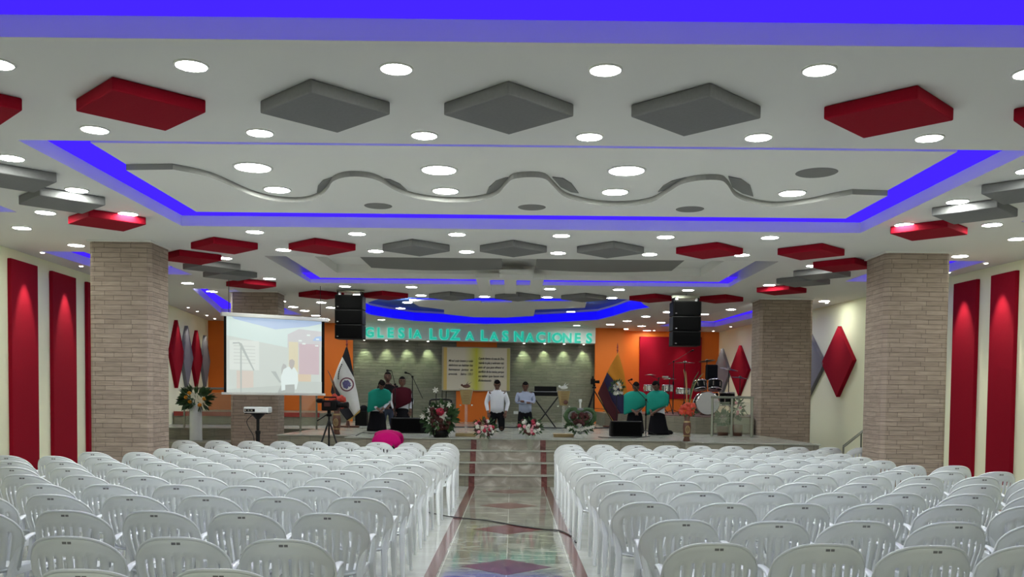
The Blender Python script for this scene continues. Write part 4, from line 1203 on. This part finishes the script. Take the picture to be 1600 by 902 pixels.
link('cabinet', boxbm(-.16, .16, 0, .3, 0, .42, bev=.02), M['black'], t)
b_ = nb(); ball(b_, (.06, .12, .46), .12); link('cover', b_, M['dark'], t, True)

# ================================================================ flags
def flag(label, Y, pole_top, pole_bot, pieces, fringe, emblem=None):
    base = at_y(pole_bot[0], pole_bot[1], Y)
    t = thing('standing_flag', label, 'flag', (base.x, Y, STAGE), group='flags on poles')
    q = lambda x, y: at_y(x, y, Y) - Vector((base.x, Y, STAGE))
    tp = q(*pole_top)
    link('pole', tubebm([(0, .06, .05), (tp.x, .06, tp.z)], .014, 8), M['darkwood'], t)
    link('finial', lathebm([(.012, 0), (.03, .05), (.012, .09), (.026, .13), (.002, .27)], 10), M['redstripe'], t).location = (tp.x, .06, tp.z)
    for k in (0, 1): link('foot', boxbm(-.30 if k == 0 else -.06, .30 if k == 0 else .06, -.06 if k == 0 else -.25, .06 if k == 0 else .25, .0, .05, bev=.015), M['darkwood'], t)
    link('socket', lathebm([(.06, .05), (.035, .18)], 10), M['darkwood'], t)
    for i, (nm, m_, pts) in enumerate(pieces):
        pp = [(q(x, y).x, q(x, y).z) for x, y in pts]
        link(nm, cloth_poly(pp, .035, 11, .010), m_, t, True)
    if fringe:
        pp = [(q(x, y).x, q(x, y).z) for x, y in fringe]
        link('gold_fringe', cloth_poly(pp, .035, 11, .014, 2), M['gold'], t)
    if emblem:
        c = q(*emblem[:2]); r = emblem[2]
        def wob(x, z): return .035 * math.sin(11 * (x + .45 * z))
        for nm, rr, m_, dy in (('emblem_ring', r, M['emblem'], -.008), ('emblem_disc', r * .80, M['flagwhite'], -.012), ('emblem_map', r * .72, mat('emblem_blue', (.10, .09, .22), .7, var=.8, scale=22), -.016)):
            b_ = nb(); n = 28
            ce = b_.verts.new((c.x, wob(c.x, c.z) + dy, c.z)); ring = []
            for k in range(n):
                f_ = 1 if nm != 'emblem_map' else random.choice((.5, .7, .9, .95)) if k % 3 == 0 else .8
                x = c.x + rr * f_ * math.cos(2 * PI * k / n); z = c.z + rr * f_ * math.sin(2 * PI * k / n)
                ring.append(b_.verts.new((x, wob(x, z) + dy, z)))
            for k in range(n): b_.faces.new((ce, ring[k], ring[(k + 1) % n]))
            link(nm, b_, m_, t)
        # curved lettering line beside the emblem
        b_ = nb()
        for k in range(9):
            u = k / 8; p = q(534 - 5 * u - 1.2 * math.sin(3 * u), 570 + 22 * u)
            box(b_, p.x - .014, p.x + .014, wob(p.x, p.z) - .012, wob(p.x, p.z) - .004, p.z - .018, p.z + .018)
        link('lettering', b_, M['ink'], t)
# white flag with black bands
flag('white and black flag with a round emblem on a wooden floor pole', 23.8, (541.3, 541), (543.5, 670),
     [('black_band', M['flagblack'], [(540.5, 543), (543, 543), (547.5, 560), (552, 585), (552.5, 590), (534.5, 557.5)]),
      ('white_field', M['flagwhite'], [(534.5, 557.5), (552.5, 590), (558, 614), (563, 640), (553, 650), (537, 626), (519, 597)]),
      ('black_band', M['flagblack'], [(519, 597), (537, 626), (553, 650), (542, 657.5), (530, 641), (517, 613)])],
     [(553, 650), (563, 640), (562.5, 644), (543, 660.5), (542, 657.5)], (542, 601, .185))
flag('yellow blue and red flag hanging slantwise on a pole before the orange wall', 26.5, (965.2, 550), (958, 667),
     [('yellow_band', M['flagyellow'], [(965.4, 550.5), (968.5, 560), (975, 583), (981, 619), (981, 628), (963, 600), (948.5, 582)]),
      ('blue_band', M['flagblue'], [(948.5, 582), (963, 600), (981, 628), (982, 643), (975, 655), (956, 626), (943.5, 594)]),
      ('red_band', M['flagred'], [(943.5, 594), (956, 626), (975, 655), (972, 657), (959, 658.5), (945, 638), (934, 615)])],
     [(934, 615), (945, 638), (959, 658.5), (958, 659), (943, 640)])

# ================================================================ tripods
def tripod(label, base, H, spread, az=0, group='tripods'):
    t = thing('tripod', label, 'tripod', base, az, group)
    link('centre_column', tubebm([(0, 0, H * .45), (0, 0, H)], .018, 8), M['blackmetal'], t)
    for k in range(3):
        a = 2 * PI * k / 3 + PI / 2
        e = Vector((spread * math.cos(a), spread * math.sin(a), .02))
        l_ = link('leg', tubebm([(0, 0, H * .93), Vector((0, 0, H * .93)).lerp(e, .5), e], [.018, .015, .011], 6), M['blackmetal'], t)
        b_ = nb(); ball(b_, e, .024, (1, 1, .8), 8, 6); link('rubber_foot', b_, M['black'], l_)
    b_ = nb()
    for k in range(3):
        a = 2 * PI * k / 3 + PI / 2
        tube(b_, [(0, 0, H * .5), (spread * .5 * math.cos(a), spread * .5 * math.sin(a), H * .48)], .007, 6)
    link('spreader', b_, M['blackmetal'], t)
    link('head', lathebm([(.05, H - .02), (.055, H + .02), (.03, H + .03), (.035, H + .09)], 12), M['black'], t)
    link('pan_handle', tubebm([(0, 0, H + .04), (-.22, -.3, H - .1)], .011, 6), M['black'], t)
    return t
Yc = 17.3
p = at_y(510, 648, Yc)
tripod('heavy tripod holding the video camera before the red flowers', (p.x, Yc + .25, 0), p.z - .02, .45, .2)
t = thing('video_camera', 'black professional video camera on the heavy tripod', 'video camera', (p.x, Yc + .25, p.z + .07), -.12)
link('body', boxbm(-.13, .17, -.08, .08, 0, .20, bev=.02), M['black'], t)
l_ = link('lens', lathebm([(.05, 0), (.05, .14), (.062, .15), (.062, .22)], 16), M['black'], t); l_.matrix_local = Matrix.Translation((.16, 0, .11)) @ Matrix.Rotation(PI / 2, 4, 'Y')
link('top_handle', tubebm([(-.1, 0, .19), (-.1, 0, .26), (.14, 0, .26), (.14, 0, .19)], .014, 6), M['black'], t)
l_ = link('viewfinder', lathebm([(.045, 0), (.045, .09), (.03, .12)], 12), M['black'], t); l_.matrix_local = Matrix.Translation((-.12, -.03, .19)) @ Matrix.Rotation(-PI / 2, 4, 'Y')
link('monitor', boxbm(-.06, .06, -.12, -.095, .08, .16, bev=.006), M['darkflower'], t)
p = at_y(928.5, 606, 24.8)
tripod('tall thin tripod with small camera between stone wall and orange wall', (p.x, 24.8, STAGE), p.z - STAGE, .62, .5)
t = thing('small_camera', 'small black camera atop the tall thin tripod', 'camera', (p.x, 24.8, p.z + .09))
link('body', boxbm(-.10, .02, -.06, .06, 0, .15, bev=.015), M['black'], t)
l_ = link('lens', lathebm([(.035, 0), (.045, .12)], 12), M['black'], t); l_.matrix_local = Matrix.Translation((.02, 0, .07)) @ Matrix.Rotation(PI / 2, 4, 'Y')
link('microphone', tubebm([(-.04, 0, .15), (-.04, 0, .22)], .02, 8), M['black'], t)

# ================================================================ flowers
def blossom(r, kind):
    b_ = nb()
    if kind == 'lily':
        for k in range(6):
            a = 2 * PI * k / 6
            d = Vector((math.cos(a), -.35, math.sin(a)))
            s = Vector((-math.sin(a), 0, math.cos(a)))
            v = [b_.verts.new(x) for x in (Vector((0, 0, 0)), d * r * .5 + s * r * .22, d * r, d * r * .5 - s * r * .22)]
            b_.faces.new(v)
        ball(b_, (0, -r * .15, 0), r * .15, (1, 1, 1), 6, 5)
    else:
        t_ = nb(); bmesh.ops.create_icosphere(t_, subdivisions=2, radius=r)
        for v in t_.verts: v.co *= .82 + .25 * random.random()
        merge(b_, t_)
    return b_
PROTO = {}
def flower(parent, p, r, mt, kind='rose', nm='blossom'):
    k = (round(r, 3), mt, kind)
    if k not in PROTO:
        o = link(nm, blossom(r, kind), M[mt], parent); PROTO[k] = o
    else:
        o = PROTO[k].copy(); COL.objects.link(o); o.parent = parent; o.name = nm
    o.location = p; o.rotation_euler = (random.uniform(-.3, .3), random.uniform(-3, 3) if kind != 'lily' else random.uniform(-1, 1), random.uniform(-.3, .3))
def foliage(parent, c, r, n, ln=.12, m_='leaf', nm='foliage', flat=1.0, up=0):
    b_ = nb()
    for k in range(n):
        d = Vector((random.gauss(0, 1), random.gauss(0, .7) * flat, random.gauss(0, 1) + up)).normalized()
        q = Vector(c) + Vector((d.x * r[0], d.y * r[1], d.z * r[2])) * random.uniform(.5, 1)
        s = d.cross(Vector((random.random(), random.random(), random.random()))).normalized() * ln * .2
        b_.faces.new([b_.verts.new(x) for x in (q, q + d * ln * .5 + s, q + d * ln, q + d * ln * .5 - s)])
    return link(nm, b_, M[m_], parent)
VASE = [(.07, 0), (.085, .02), (.06, .1), (.10, .3), (.125, .42), (.11, .5), (.06, .6), (.075, .68)]
def arrangement(label, loc, vase_prof, vm, fc, fr, blooms, nleaf, ln=.12, group='flower arrangements', cat='flowers', name='flower_arrangement'):
    t = thing(name, label, cat, loc, group=group)
    link('vase', lathebm(vase_prof, 20), vm, t, True)
    foliage(t, fc, fr, nleaf, ln)
    for (mt, kind, n, r) in blooms:
        for k in range(n):
            a = random.uniform(0, 2 * PI); q = math.sqrt(random.random())
            flower(t, (fc[0] + fr[0] * q * math.cos(a), fc[1] - fr[1] * (1.05 - .4 * q), fc[2] + fr[2] * q * math.sin(a)), r, mt, kind)
    return t
rosev = [(.06, 0), (.075, .01), (.055, .08), (.07, .25), (.085, .40), (.075, .41), (.05, .1)]
p1 = at_y(757.5, 698, 17.8); 
arrangement('round bouquet of white pink and red roses on the steps, screen side', (p1.x, 17.82, rz * 3), [(.07, 0), (.06, .03), (.075, .15), (.095, .32)], M['glass'], (0, 0, .44), (.20, .12, .16),
            [('whiteflower', 'rose', 8, .04), ('pinkflower', 'rose', 6, .037), ('crimsonflower', 'rose', 5, .037), ('darkflower', 'rose', 8, .04)], 120, .10)
p1 = at_y(828, 698, 17.8)
arrangement('round bouquet of white pink and red roses on the steps, drum side', (p1.x, 17.82, rz * 3), [(.06, 0), (.05, .03), (.08, .2), (.11, .34)], M['glass'], (0, 0, .47), (.22, .12, .14),
            [('whiteflower', 'rose', 9, .045), ('pinkflower', 'rose', 5, .04), ('crimsonflower', 'rose', 4, .045), ('darkflower', 'rose', 9, .042)], 120, .10)
# lily arrangement
pl = flr(691, 682)
t = arrangement('tall arrangement of white lilies with a red rose before the stone wall', (pl.x, 18.4, STAGE), [(.13, 0), (.15, .03), (.17, .12), (.14, .16)], M['black'], (0, 0, .38), (.25, .15, .24),
            [('darkflower', 'rose', 12, .07), ('whiteflower', 'lily', 14, .10)], 260, .2)
flower(t, (0, -.18, .52), .085, 'crimsonflower', 'rose')
link('wire_frame', tubebm(smooth_pts([(-.22, 0, .3), (-.22, 0, .68), (-.16, 0, .76), (.16, 0, .76), (.22, 0, .68), (.22, 0, .3)], 4), .018, 6), M['blackmetal'], t)
for X, h in ((-.10, 1.0), (.02, .95), (.1, .93)): link('stem', tubebm([(X, 0, .3), (X + .01, 0, h)], .008, 6), M['black'], t)
for X, z in ((-.1, .95), (.18, .66), (-.35, .42)): flower(t, (X, -.1, z), .07, 'whiteflower', 'lily')
# heart wreath
ph = flr(903, 684)
t = thing('heart_wreath', 'heart shaped dark wreath with red centre and white blossoms in a glass bowl', 'flowers', (ph.x, 18.4, STAGE), group='flower arrangements')
link('glass_bowl', lathebm([(.09, 0), (.11, .02), (.07, .07), (.13, .17), (.16, .24)], 20), M['acrylic'], t, True)
hp = []
for k in range(33):
    a = 2 * PI * k / 32
    hp.append((.0185 * 16 * math.sin(a) ** 3 * 1.0, 0, .40 + .0165 * (13 * math.cos(a) - 5 * math.cos(2 * a) - 2 * math.cos(3 * a) - math.cos(4 * a))))
b_ = nb(); tube(b_, hp, .045, 8, caps=False)
for v in b_.verts: v.co += Vector((random.uniform(-1, 1), random.uniform(-1, 1), random.uniform(-1, 1))) * .014
link('wreath_ring', b_, M['leaf'], t)
b_ = nb(); tube(b_, [(x * .78, -.02, .40 + (z - .40) * .78) for x, _, z in hp], .014, 6, caps=False); link('inner_band', b_, M['silver_fabric'], t)
foliage(t, (0, 0, .28), (.22, .1, .12), 120, .14)
for k in range(26):
    x = random.uniform(-.15, .15); z = random.uniform(.3, .52)
    flower(t, (x, -.07, z * (1 - abs(x) * .3)), .045, 'darkflower', 'rose')
for k in range(12):
    x = -.24 + .045 * k
    flower(t, (x, -.12, .24 - .04 * math.cos(x * 6) + random.uniform(-.02, .02)), .045, 'whiteflower', 'lily')
link('candle', lathebm([(.02, .60), (.018, .72), (.035, .76), (.03, .8)], 10), M['ceramic'], t)
b_ = nb(); ball(b_, (0, 0, .59), .09, (1, .6, .35)); link('bow', b_, M['silver_fabric'], t, True)
# red flowers in tall patterned vases
pat = [(.09, 0), (.10, .02), (.075, .1), (.10, .22), (.115, .38), (.10, .5), (.07, .58), (.085, .68), (.08, .7)]
def tallvase(label, loc, sc, extra):
    t = thing('floor_vase', label, 'vase', loc, group='tall dark floor vases with red flowers'); t.scale = (sc, sc, sc)
    v = link('vase', lathebm(pat, 20), M['darkwood'], t, True)
    link('cream_band', lathebm([(.101, .135), (.104, .14), (.106, .155), (.103, .16)], 20), M['lightwood'], v)
    link('cream_band', lathebm([(.098, .50), (.096, .52), (.088, .55)], 20), M['lightwood'], v)
    b_ = nb(); tube(b_, [(.055 * math.cos(a), -.098 - .012, .32 + .1 * math.sin(a)) for a in [2 * PI * k / 16 for k in range(17)]], .010, 6, caps=False); link('oval_motif', b_, M['lightwood'], v)
    for k in range(4): link('motif_bar', boxbm(-.03, .03, -.122, -.108, .25 + .04 * k, .268 + .04 * k), M['lightwood'], v)
    foliage(t, (0, 0, .82), (.2, .15, .12), 60, .12)
    for k in range(24):
        a = random.uniform(0, 2 * PI); q = math.sqrt(random.random())
        flower(t, (.22 * q * math.cos(a), -.12 + .1 * q, .86 + .17 * q * math.sin(a)), .07, 'redflower', 'rose')
    for (dx, h, m_) in extra: link('dry_branch', tubebm(smooth_pts([(0, 0, .7), (dx * .4, 0, h * .8), (dx, 0, h)], 4), [.01] * 8 + [.004], 6), M[m_], t)
pv = flr(1074, 690)
tallvase('tall dark vase with red flowers at the drum side stage edge', (pv.x, 17.75, STAGE), .72, [(-.12, 1.95, 'lightwood'), (-.06, 1.9, 'lightwood'), (.35, 1.8, 'leaf'), (.3, 1.9, 'leaf'), (.42, 1.85, 'lightwood'), (.25, 1.7, 'leaf')])
pv = at_y(526, 690, 19.3)
tallvase('tall dark vase with red flowers between video camera and white flag', (pv.x, 19.3, STAGE - .0), .80, [(-.25, 1.7, 'darkwood'), (-.18, 1.5, 'lightwood'), (-.1, 1.45, 'darkwood')])
# white column vase on the low dais
pw = at_y(306, 660, 21.95)
arrangement('slim white cylinder vase with dark green leaves beside the glass railing', (pw.x, 21.95, STAGE - .3), [(.15, 0), (.15, .02), (.14, .9), (.13, .91)], M['ceramic'], (0, 0, 1.02), (.34, .2, .2), [('flagyellow', 'rose', 5, .05)], 220, .2)
# small bouquet standing near the flag
pb_ = at_y(964, 606, 22.5)
t = thing('hanging_bouquet', 'white and green bouquet tied on a slim pole before the tricolour flag', 'flowers', (pb_.x, 22.5, STAGE), group='flower arrangements')
link('pole', tubebm([(0, 0, 0), (0, 0, pb_.z - STAGE)], .009, 6), M['blackmetal'], t)
foliage(t, (0, 0, pb_.z - STAGE), (.15, .1, .15), 90, .1)
for k in range(14): flower(t, (random.uniform(-.13, .12), -.1, pb_.z - STAGE + random.uniform(-.15, .14)), .05, 'whiteflower', 'lily')
# leaves behind railing
pr = at_y(1166, 640, 21.0)
arrangement('pale pink potted blossoms behind the glass railing beside the column', (5.15, 20.75, STAGE), [(.1, 0), (.13, .25), (.12, .26)], M['darkwood'], (0, 0, .62), (.10, .1, .24), [('pinkflower', 'rose', 4, .04)], 80, .10)
arrangement('bushy dark green plant behind the glass railing', (4.85, 20.9, STAGE), [(.12, 0), (.15, .2), (.14, .22)], M['darkwood'], (0, 0, .38), (.14, .12, .16), [], 130, .12)

# ================================================================ lecterns
def lectern(label, px, Y, ytop, ybase, wood_front, dove):
    b0 = at_y(px, ybase, Y)
    t = thing('lectern', label, 'lectern', (at_y(px, ybase, Y).x, Y, STAGE), group='lecterns with doves')
    H = at_y(px, ytop, Y).z - STAGE
    link('base', boxbm(-.21, .21, -.2, .2, 0, .07, bev=.01), M['lightwood'], t)
    link('acrylic_post', boxbm(-.03, .03, -.015, .015, .07, H - .3, bev=.005), M['acrylic'], t)
    b_ = nb()
    hw, hb_ = .135, .08
    z0, z1 = H - .31, H
    A = [b_.verts.new(p) for p in ((-hb_, -.04, z0), (hb_, -.04, z0), (hw, -.08, z1), (-hw, -.08, z1))]
    B = [b_.verts.new(p) for p in ((-hb_, .10, z0), (hb_, .10, z0), (hw, .14, z1), (-hw, .14, z1))]
    b_.faces.new(A); b_.faces.new(B[::-1])
    for i in range(4): b_.faces.new((A[i], B[i], B[(i + 1) % 4], A[(i + 1) % 4]))
    bmesh.ops.recalc_face_normals(b_, faces=b_.faces[:]); bmesh.ops.bevel(b_, geom=b_.edges[:], offset=.012, segments=2, affect='EDGES', profile=.5)
    link('carved_front', b_, M['lightwood'], t)
    for k in range(4): link('grain_line', boxbm(-.06, .06, -.085, -.066, z0 + .07 + .055 * k, z0 + .076 + .055 * k), M['wood'], t)
    link('desk_top', boxbm(-.15, .15, -.12, .2, H, H + .02, bev=.004), M['acrylic'], t)
    link('clip', boxbm(-.14, -.10, -.06, .02, z0 - .03, z0, bev=.008), M['chrome'], t)
    link('clip', boxbm(.10, .14, -.06, .02, z0 - .03, z0, bev=.008), M['chrome'], t)
    # dove: body and two raised wings
    b_ = nb(); ball(b_, (0, 0, .07), .09, (1.35, .35, .55)); ball(b_, (-.13, 0, .10), .035)
    o = link('dove', b_, M[dove], t, True); o.location = (0, 0, H + .02); o.scale = (.72,) * 3
    for s, h in ((.04, .22), (.1, .19)):
        b_ = nb(); tube(b_, smooth_pts([(-.02, s * .2, .08), (s * .6, s * .3, h * .7), (s * 1.6, s * .3, h)], 4), [.05, .05, .05, .045, .04, .03, .02, .012, .003], 8, flat=.3)
        o = link('wing', b_, M[dove], t, True); o.location = (0, 0, H + .02); o.scale = (.72,) * 3
    if wood_front:
        b_ = nb(); ball(b_, (.04, -.08, z0 + .07), .05, (1, .3, .9)); link('dark_emblem', b_, M['darkwood'], t)
lectern('wooden lectern on a clear post with dark carved dove before the orange strip', 728, 19.0, 609, 682, False, 'darkwood')
lectern('wooden lectern on a clear post with white dove beside the keyboard', 880, 19.2, 611, 683, True, 'ceramic')

# ================================================================ keyboard on an X stand
Yk = 24.5
ka = at_y(833, 617, Yk); kb = at_y(872, 617, Yk)
t = thing('keyboard_stand', 'black crossed keyboard stand before the stone wall', 'keyboard stand', ((ka.x + kb.x) / 2, Yk, STAGE))
H = at_y(850, 619, Yk).z - STAGE; hw = (kb.x - ka.x) / 2
for s in (-1, 1):
    link('crossed_tube', tubebm([(-s * hw, .05 * s, H - .02), (s * hw * .85, .05 * s, .03)], .018, 8), M['blackmetal'], t)
    link('foot_bar', tubebm([(s * hw * .85, -.2, .03), (s * hw * .85, .2, .03)], .018, 8), M['blackmetal'], t)
    link('top_rest', tubebm([(-s * hw, -.18, H - .015), (-s * hw, .18, H - .015)], .015, 8), M['blackmetal'], t)
t = thing('keyboard', 'long black electronic keyboard lying on the crossed stand', 'keyboard', ((ka.x + kb.x) / 2, Yk, STAGE + H))
link('body', boxbm(-hw - .08, hw + .1, -.17, .17, 0, .11, bev=.012), M['black'], t)
link('white_keys', boxbm(-hw, hw, -.16, -.02, .11, .118), M['ceramic'], t)
b_ = nb()
for k in range(20): box(b_, -hw + .04 + k * hw * 2 / 21, -hw + .055 + k * hw * 2 / 21, -.11, -.02, .118, .126)
link('black_keys', b_, M['black'], t)
link('music_rest', boxbm(-.3, .3, .12, .14, .11, .26, bev=.004), M['black'], t)

# ================================================================ drums
def drum(name, r, h, loc, rot, parent, shell, head, tilt=(0, 0, 0)):
    o = link(name, lathebm([(r, 0), (r, h)], 28), shell, parent); o.location = loc; o.rotation_euler = rot
    for z0, z1 in ((-.012, .02), (h - .02, h + .012)):
        link('hoop', lathebm([(r * 1.02, z0), (r * 1.04, z0 + .008), (r * 1.04, z1 - .008), (r * 1.02, z1)], 28), M['chrome'], o, True)
    link('drumhead', lathebm([(r * .97, h + .012), (r * .96, h + .016)], 28), head, o)
    for k in range(6):
        a = 2 * PI * k / 6
        link('lug', boxbm(r * math.cos(a) - .012, r * math.cos(a) + .012, r * math.sin(a) - .012, r * math.sin(a) + .012, h * .25, h * .75), M['chrome'], o)
    return o
Yd = 24.2
dz = PL + .02
dk = thing('drum_kit', 'black drum kit with chrome fittings on the raised platform', 'drum kit', (at_y(1104, 640, Yd).x, Yd, dz))
drum('bass_drum', .30, .4, (-.08, -.12, .31), (PI / 2, 0, 0), dk, M['black'], M['ceramic'])
for s in (-1, 1): link('spur', tubebm([(-.08 + s * .24, -.35, .2), (-.08 + s * .36, -.42, .01)], .01, 6), M['chrome'], dk)
drum('tom', .17, .22, (-.2, -.15, .68), (-.3, -.1, 0), dk, M['black'], M['ceramic'])
drum('tom', .18, .24, (.18, -.15, .68), (-.3, .1, 0), dk, M['black'], M['ceramic'])
drum('floor_tom', .2, .34, (.55, .05, .26), (0, 0, 0), dk, M['black'], M['ceramic'])
drum('snare_drum', .18, .14, (-.62, .1, .56), (0, .05, 0), dk, M['chrome'], M['ceramic'])
for k, (X, Y_, z, r, tx) in enumerate([(-.62, -.1, 1.38, .26, .0), (.55, -.1, 1.22, .24, .15), (.9, .1, 1.0, .22, .1), (-1.0, .0, .95, .18, 0), (.05, .3, 1.45, .22, -.1)]):
    c_ = link('cymbal', lathebm([(r, -.004), (r * .98, .0), (r * .2, .02), (.03, .045), (.01, .05)], 28), M['bronze'], dk, True); c_.location = (X, Y_, z); c_.rotation_euler = (tx, tx, 0)
    s_ = link('cymbal_stand', tubebm([(X, Y_, .3), (X, Y_, z + .06)], .011, 6), M['blackmetal'], dk)
    for q in range(3):
        a = 2 * PI * q / 3 + k
        link('stand_leg', tubebm([(X, Y_, .36), (X + .22 * math.cos(a), Y_ + .22 * math.sin(a), .012)], .009, 6), M['blackmetal'], s_)
for X in (-.03,): link('pedal', boxbm(X - .05, X + .05, .2, .45, .0, .04, bev=.01), M['chrome'], dk)
for X in (.7, -.75):
    for z0 in (.02,): pass
th = thing('drum_throne', 'black padded drummer backrest rising behind the drum kit', 'drum throne', (at_y(1112, 600, 25.0).x, 25.0, dz))
link('backrest', boxbm(-.17, .17, 0, .09, .95, 1.38, bev=.04), M['dark'], th)
link('seat', lathebm([(.17, .5), (.19, .53), (.19, .58), (.16, .6)], 20), M['dark'], th, True)
link('post', tubebm([(0, 0, .12), (0, .0, .55)], .02, 8), M['chrome'], th); link('backrest_post', tubebm([(0, .06, .55), (0, .06, 1.0)], .014, 8), M['chrome'], th)
for q in range(3):
    a = 2 * PI * q / 3; link('leg', tubebm([(0, 0, .3), (.26 * math.cos(a), .26 * math.sin(a), .012)], .011, 6), M['chrome'], th)
# timbales
Yt = 26.5
pt = at_y(1029, 606, Yt)
tb = thing('timbale_stand', 'pair of chrome timbale drums on a black stand before the crimson panel', 'drums', (pt.x, Yt, PL + .02))
zz = pt.z - PL - .02
for s, r in ((-1, .17), (1, .16)):
    drum('timbale', r, .17, (s * .26, 0, zz - .1), (0, 0, 0), tb, M['chrome'], M['ceramic'])
link('post', tubebm([(0, 0, .3), (0, 0, zz + .3)], .016, 8), M['blackmetal'], tb)
link('crossbar', tubebm([(-.28, 0, zz - .12), (.28, 0, zz - .12)], .014, 6), M['blackmetal'], tb)
for k in range(3):
    a = 2 * PI * k / 3 + .5
    link('leg', tubebm([(0, 0, .4), (.35 * math.cos(a), .35 * math.sin(a), .012)], .012, 6), M['blackmetal'], tb)
link('cymbal', lathebm([(.17, 0), (.1, .015), (.02, .03)], 24), M['bronze'], tb, True).location = (-.24, 0, zz + .36)
link('cymbal_arm', tubebm([(0, 0, zz + .25), (-.24, 0, zz + .35)], .01, 6), M['blackmetal'], tb)
link('cowbell', boxbm(.1, .28, -.04, .04, zz + .28, zz + .34, bev=.01), M['chrome'], tb)
link('cowbell_arm', tubebm([(0, 0, zz + .28), (.2, 0, zz + .3)], .01, 6), M['blackmetal'], tb)

# ================================================================ railings
def railing(label, A, B, z0, h, nposts):
    t = thing('glass_railing', label, 'railing', (A[0], A[1], z0), math.atan2(B[1] - A[1], B[0] - A[0]), 'glass railings')
    L_ = math.hypot(B[0] - A[0], B[1] - A[1])
    link('handrail', tubebm([(-.03, 0, h), (L_ + .03, 0, h)], .028, 10), M['steel'], t)
    for k in range(nposts):
        x = L_ * k / max(1, nposts - 1)
        link('post', boxbm(x - .025, x + .025, -.02, .02, 0, h - .02, bev=.006), M['steel'], t)
    for k in range(max(1, nposts - 1)):
        x0 = L_ * k / max(1, nposts - 1) + .05; x1 = L_ * (k + 1) / max(1, nposts - 1) - .05
        link('glass_pane', boxbm(x0, x1, -.005, .005, .1, h - .1), M['glass'], t)
a = at_y(1113, 640, 20.3); c = at_y(1173, 640, 19.9)
railing('steel and glass railing before the drum platform', (a.x, 20.3), (c.x + .03, 19.9), STAGE, at_y(1113, 621, 20.3).z - STAGE, 3)
a = at_y(288, 640, 22.6); c = at_y(352, 640, 22.6)
railing('steel and glass railing behind the white vase at the orange wall', (a.x, 22.6), (c.x + .5, 22.6), STAGE, at_y(300, 607, 22.6).z - STAGE, 2)
railing('short glass railing beside the smaller column under the projector screen', (-4.8, 22.3), (-4.8, 20.6), STAGE, .95, 2)
t = thing('stair_handrail', 'sloping dark handrail between the two drum side columns', 'handrail', (0, 0, 0))
a = at_y(1318, 698, 19.5); c = at_y(1346, 676, 19.5)
link('handrail', tubebm([a, c, c + (c - a)], .03, 8), M['steel'], t)
for q in (a, c): link('post', tubebm([q, (q.x, q.y, 0)], .02, 8), M['steel'], t)

# ================================================================ cables
def cable(label, pts, r=.008):
    o = link('cable', tubebm(smooth_pts(pts, 6), r, 6), M['cable'], None, True)
    return tag(o, label, 'cable', 'loose cables')
def fz(px, py, h=.0): p = at_z(px, py, h); return (p.x, p.y, h + .013)
cable('black cable lying across the marble aisle between the chair blocks', [fz(640, 796), fz(703, 809), fz(760, 815), fz(812, 824), fz(850, 829), fz(874, 831), fz(893, 840), fz(900, 850)])
def sz(px, py): p = at_z(px, py, STAGE); return (p.x, p.y, STAGE + .012)
cable('dark cable trailing on the stage by the teal shawled person', [sz(556, 682), sz(566, 677), sz(580, 678), sz(600, 675)])
cable('dark cable along the foot of the stone wall behind the kneelers', [sz(690, 668), sz(740, 668.5), sz(800, 669), sz(850, 669.5), sz(925, 670), sz(960, 669)], .02)
cable('dark cable on the stage before the monitor, drum side', [sz(935, 684), sz(952, 685), sz(990, 685), sz(1015, 683)], .01)
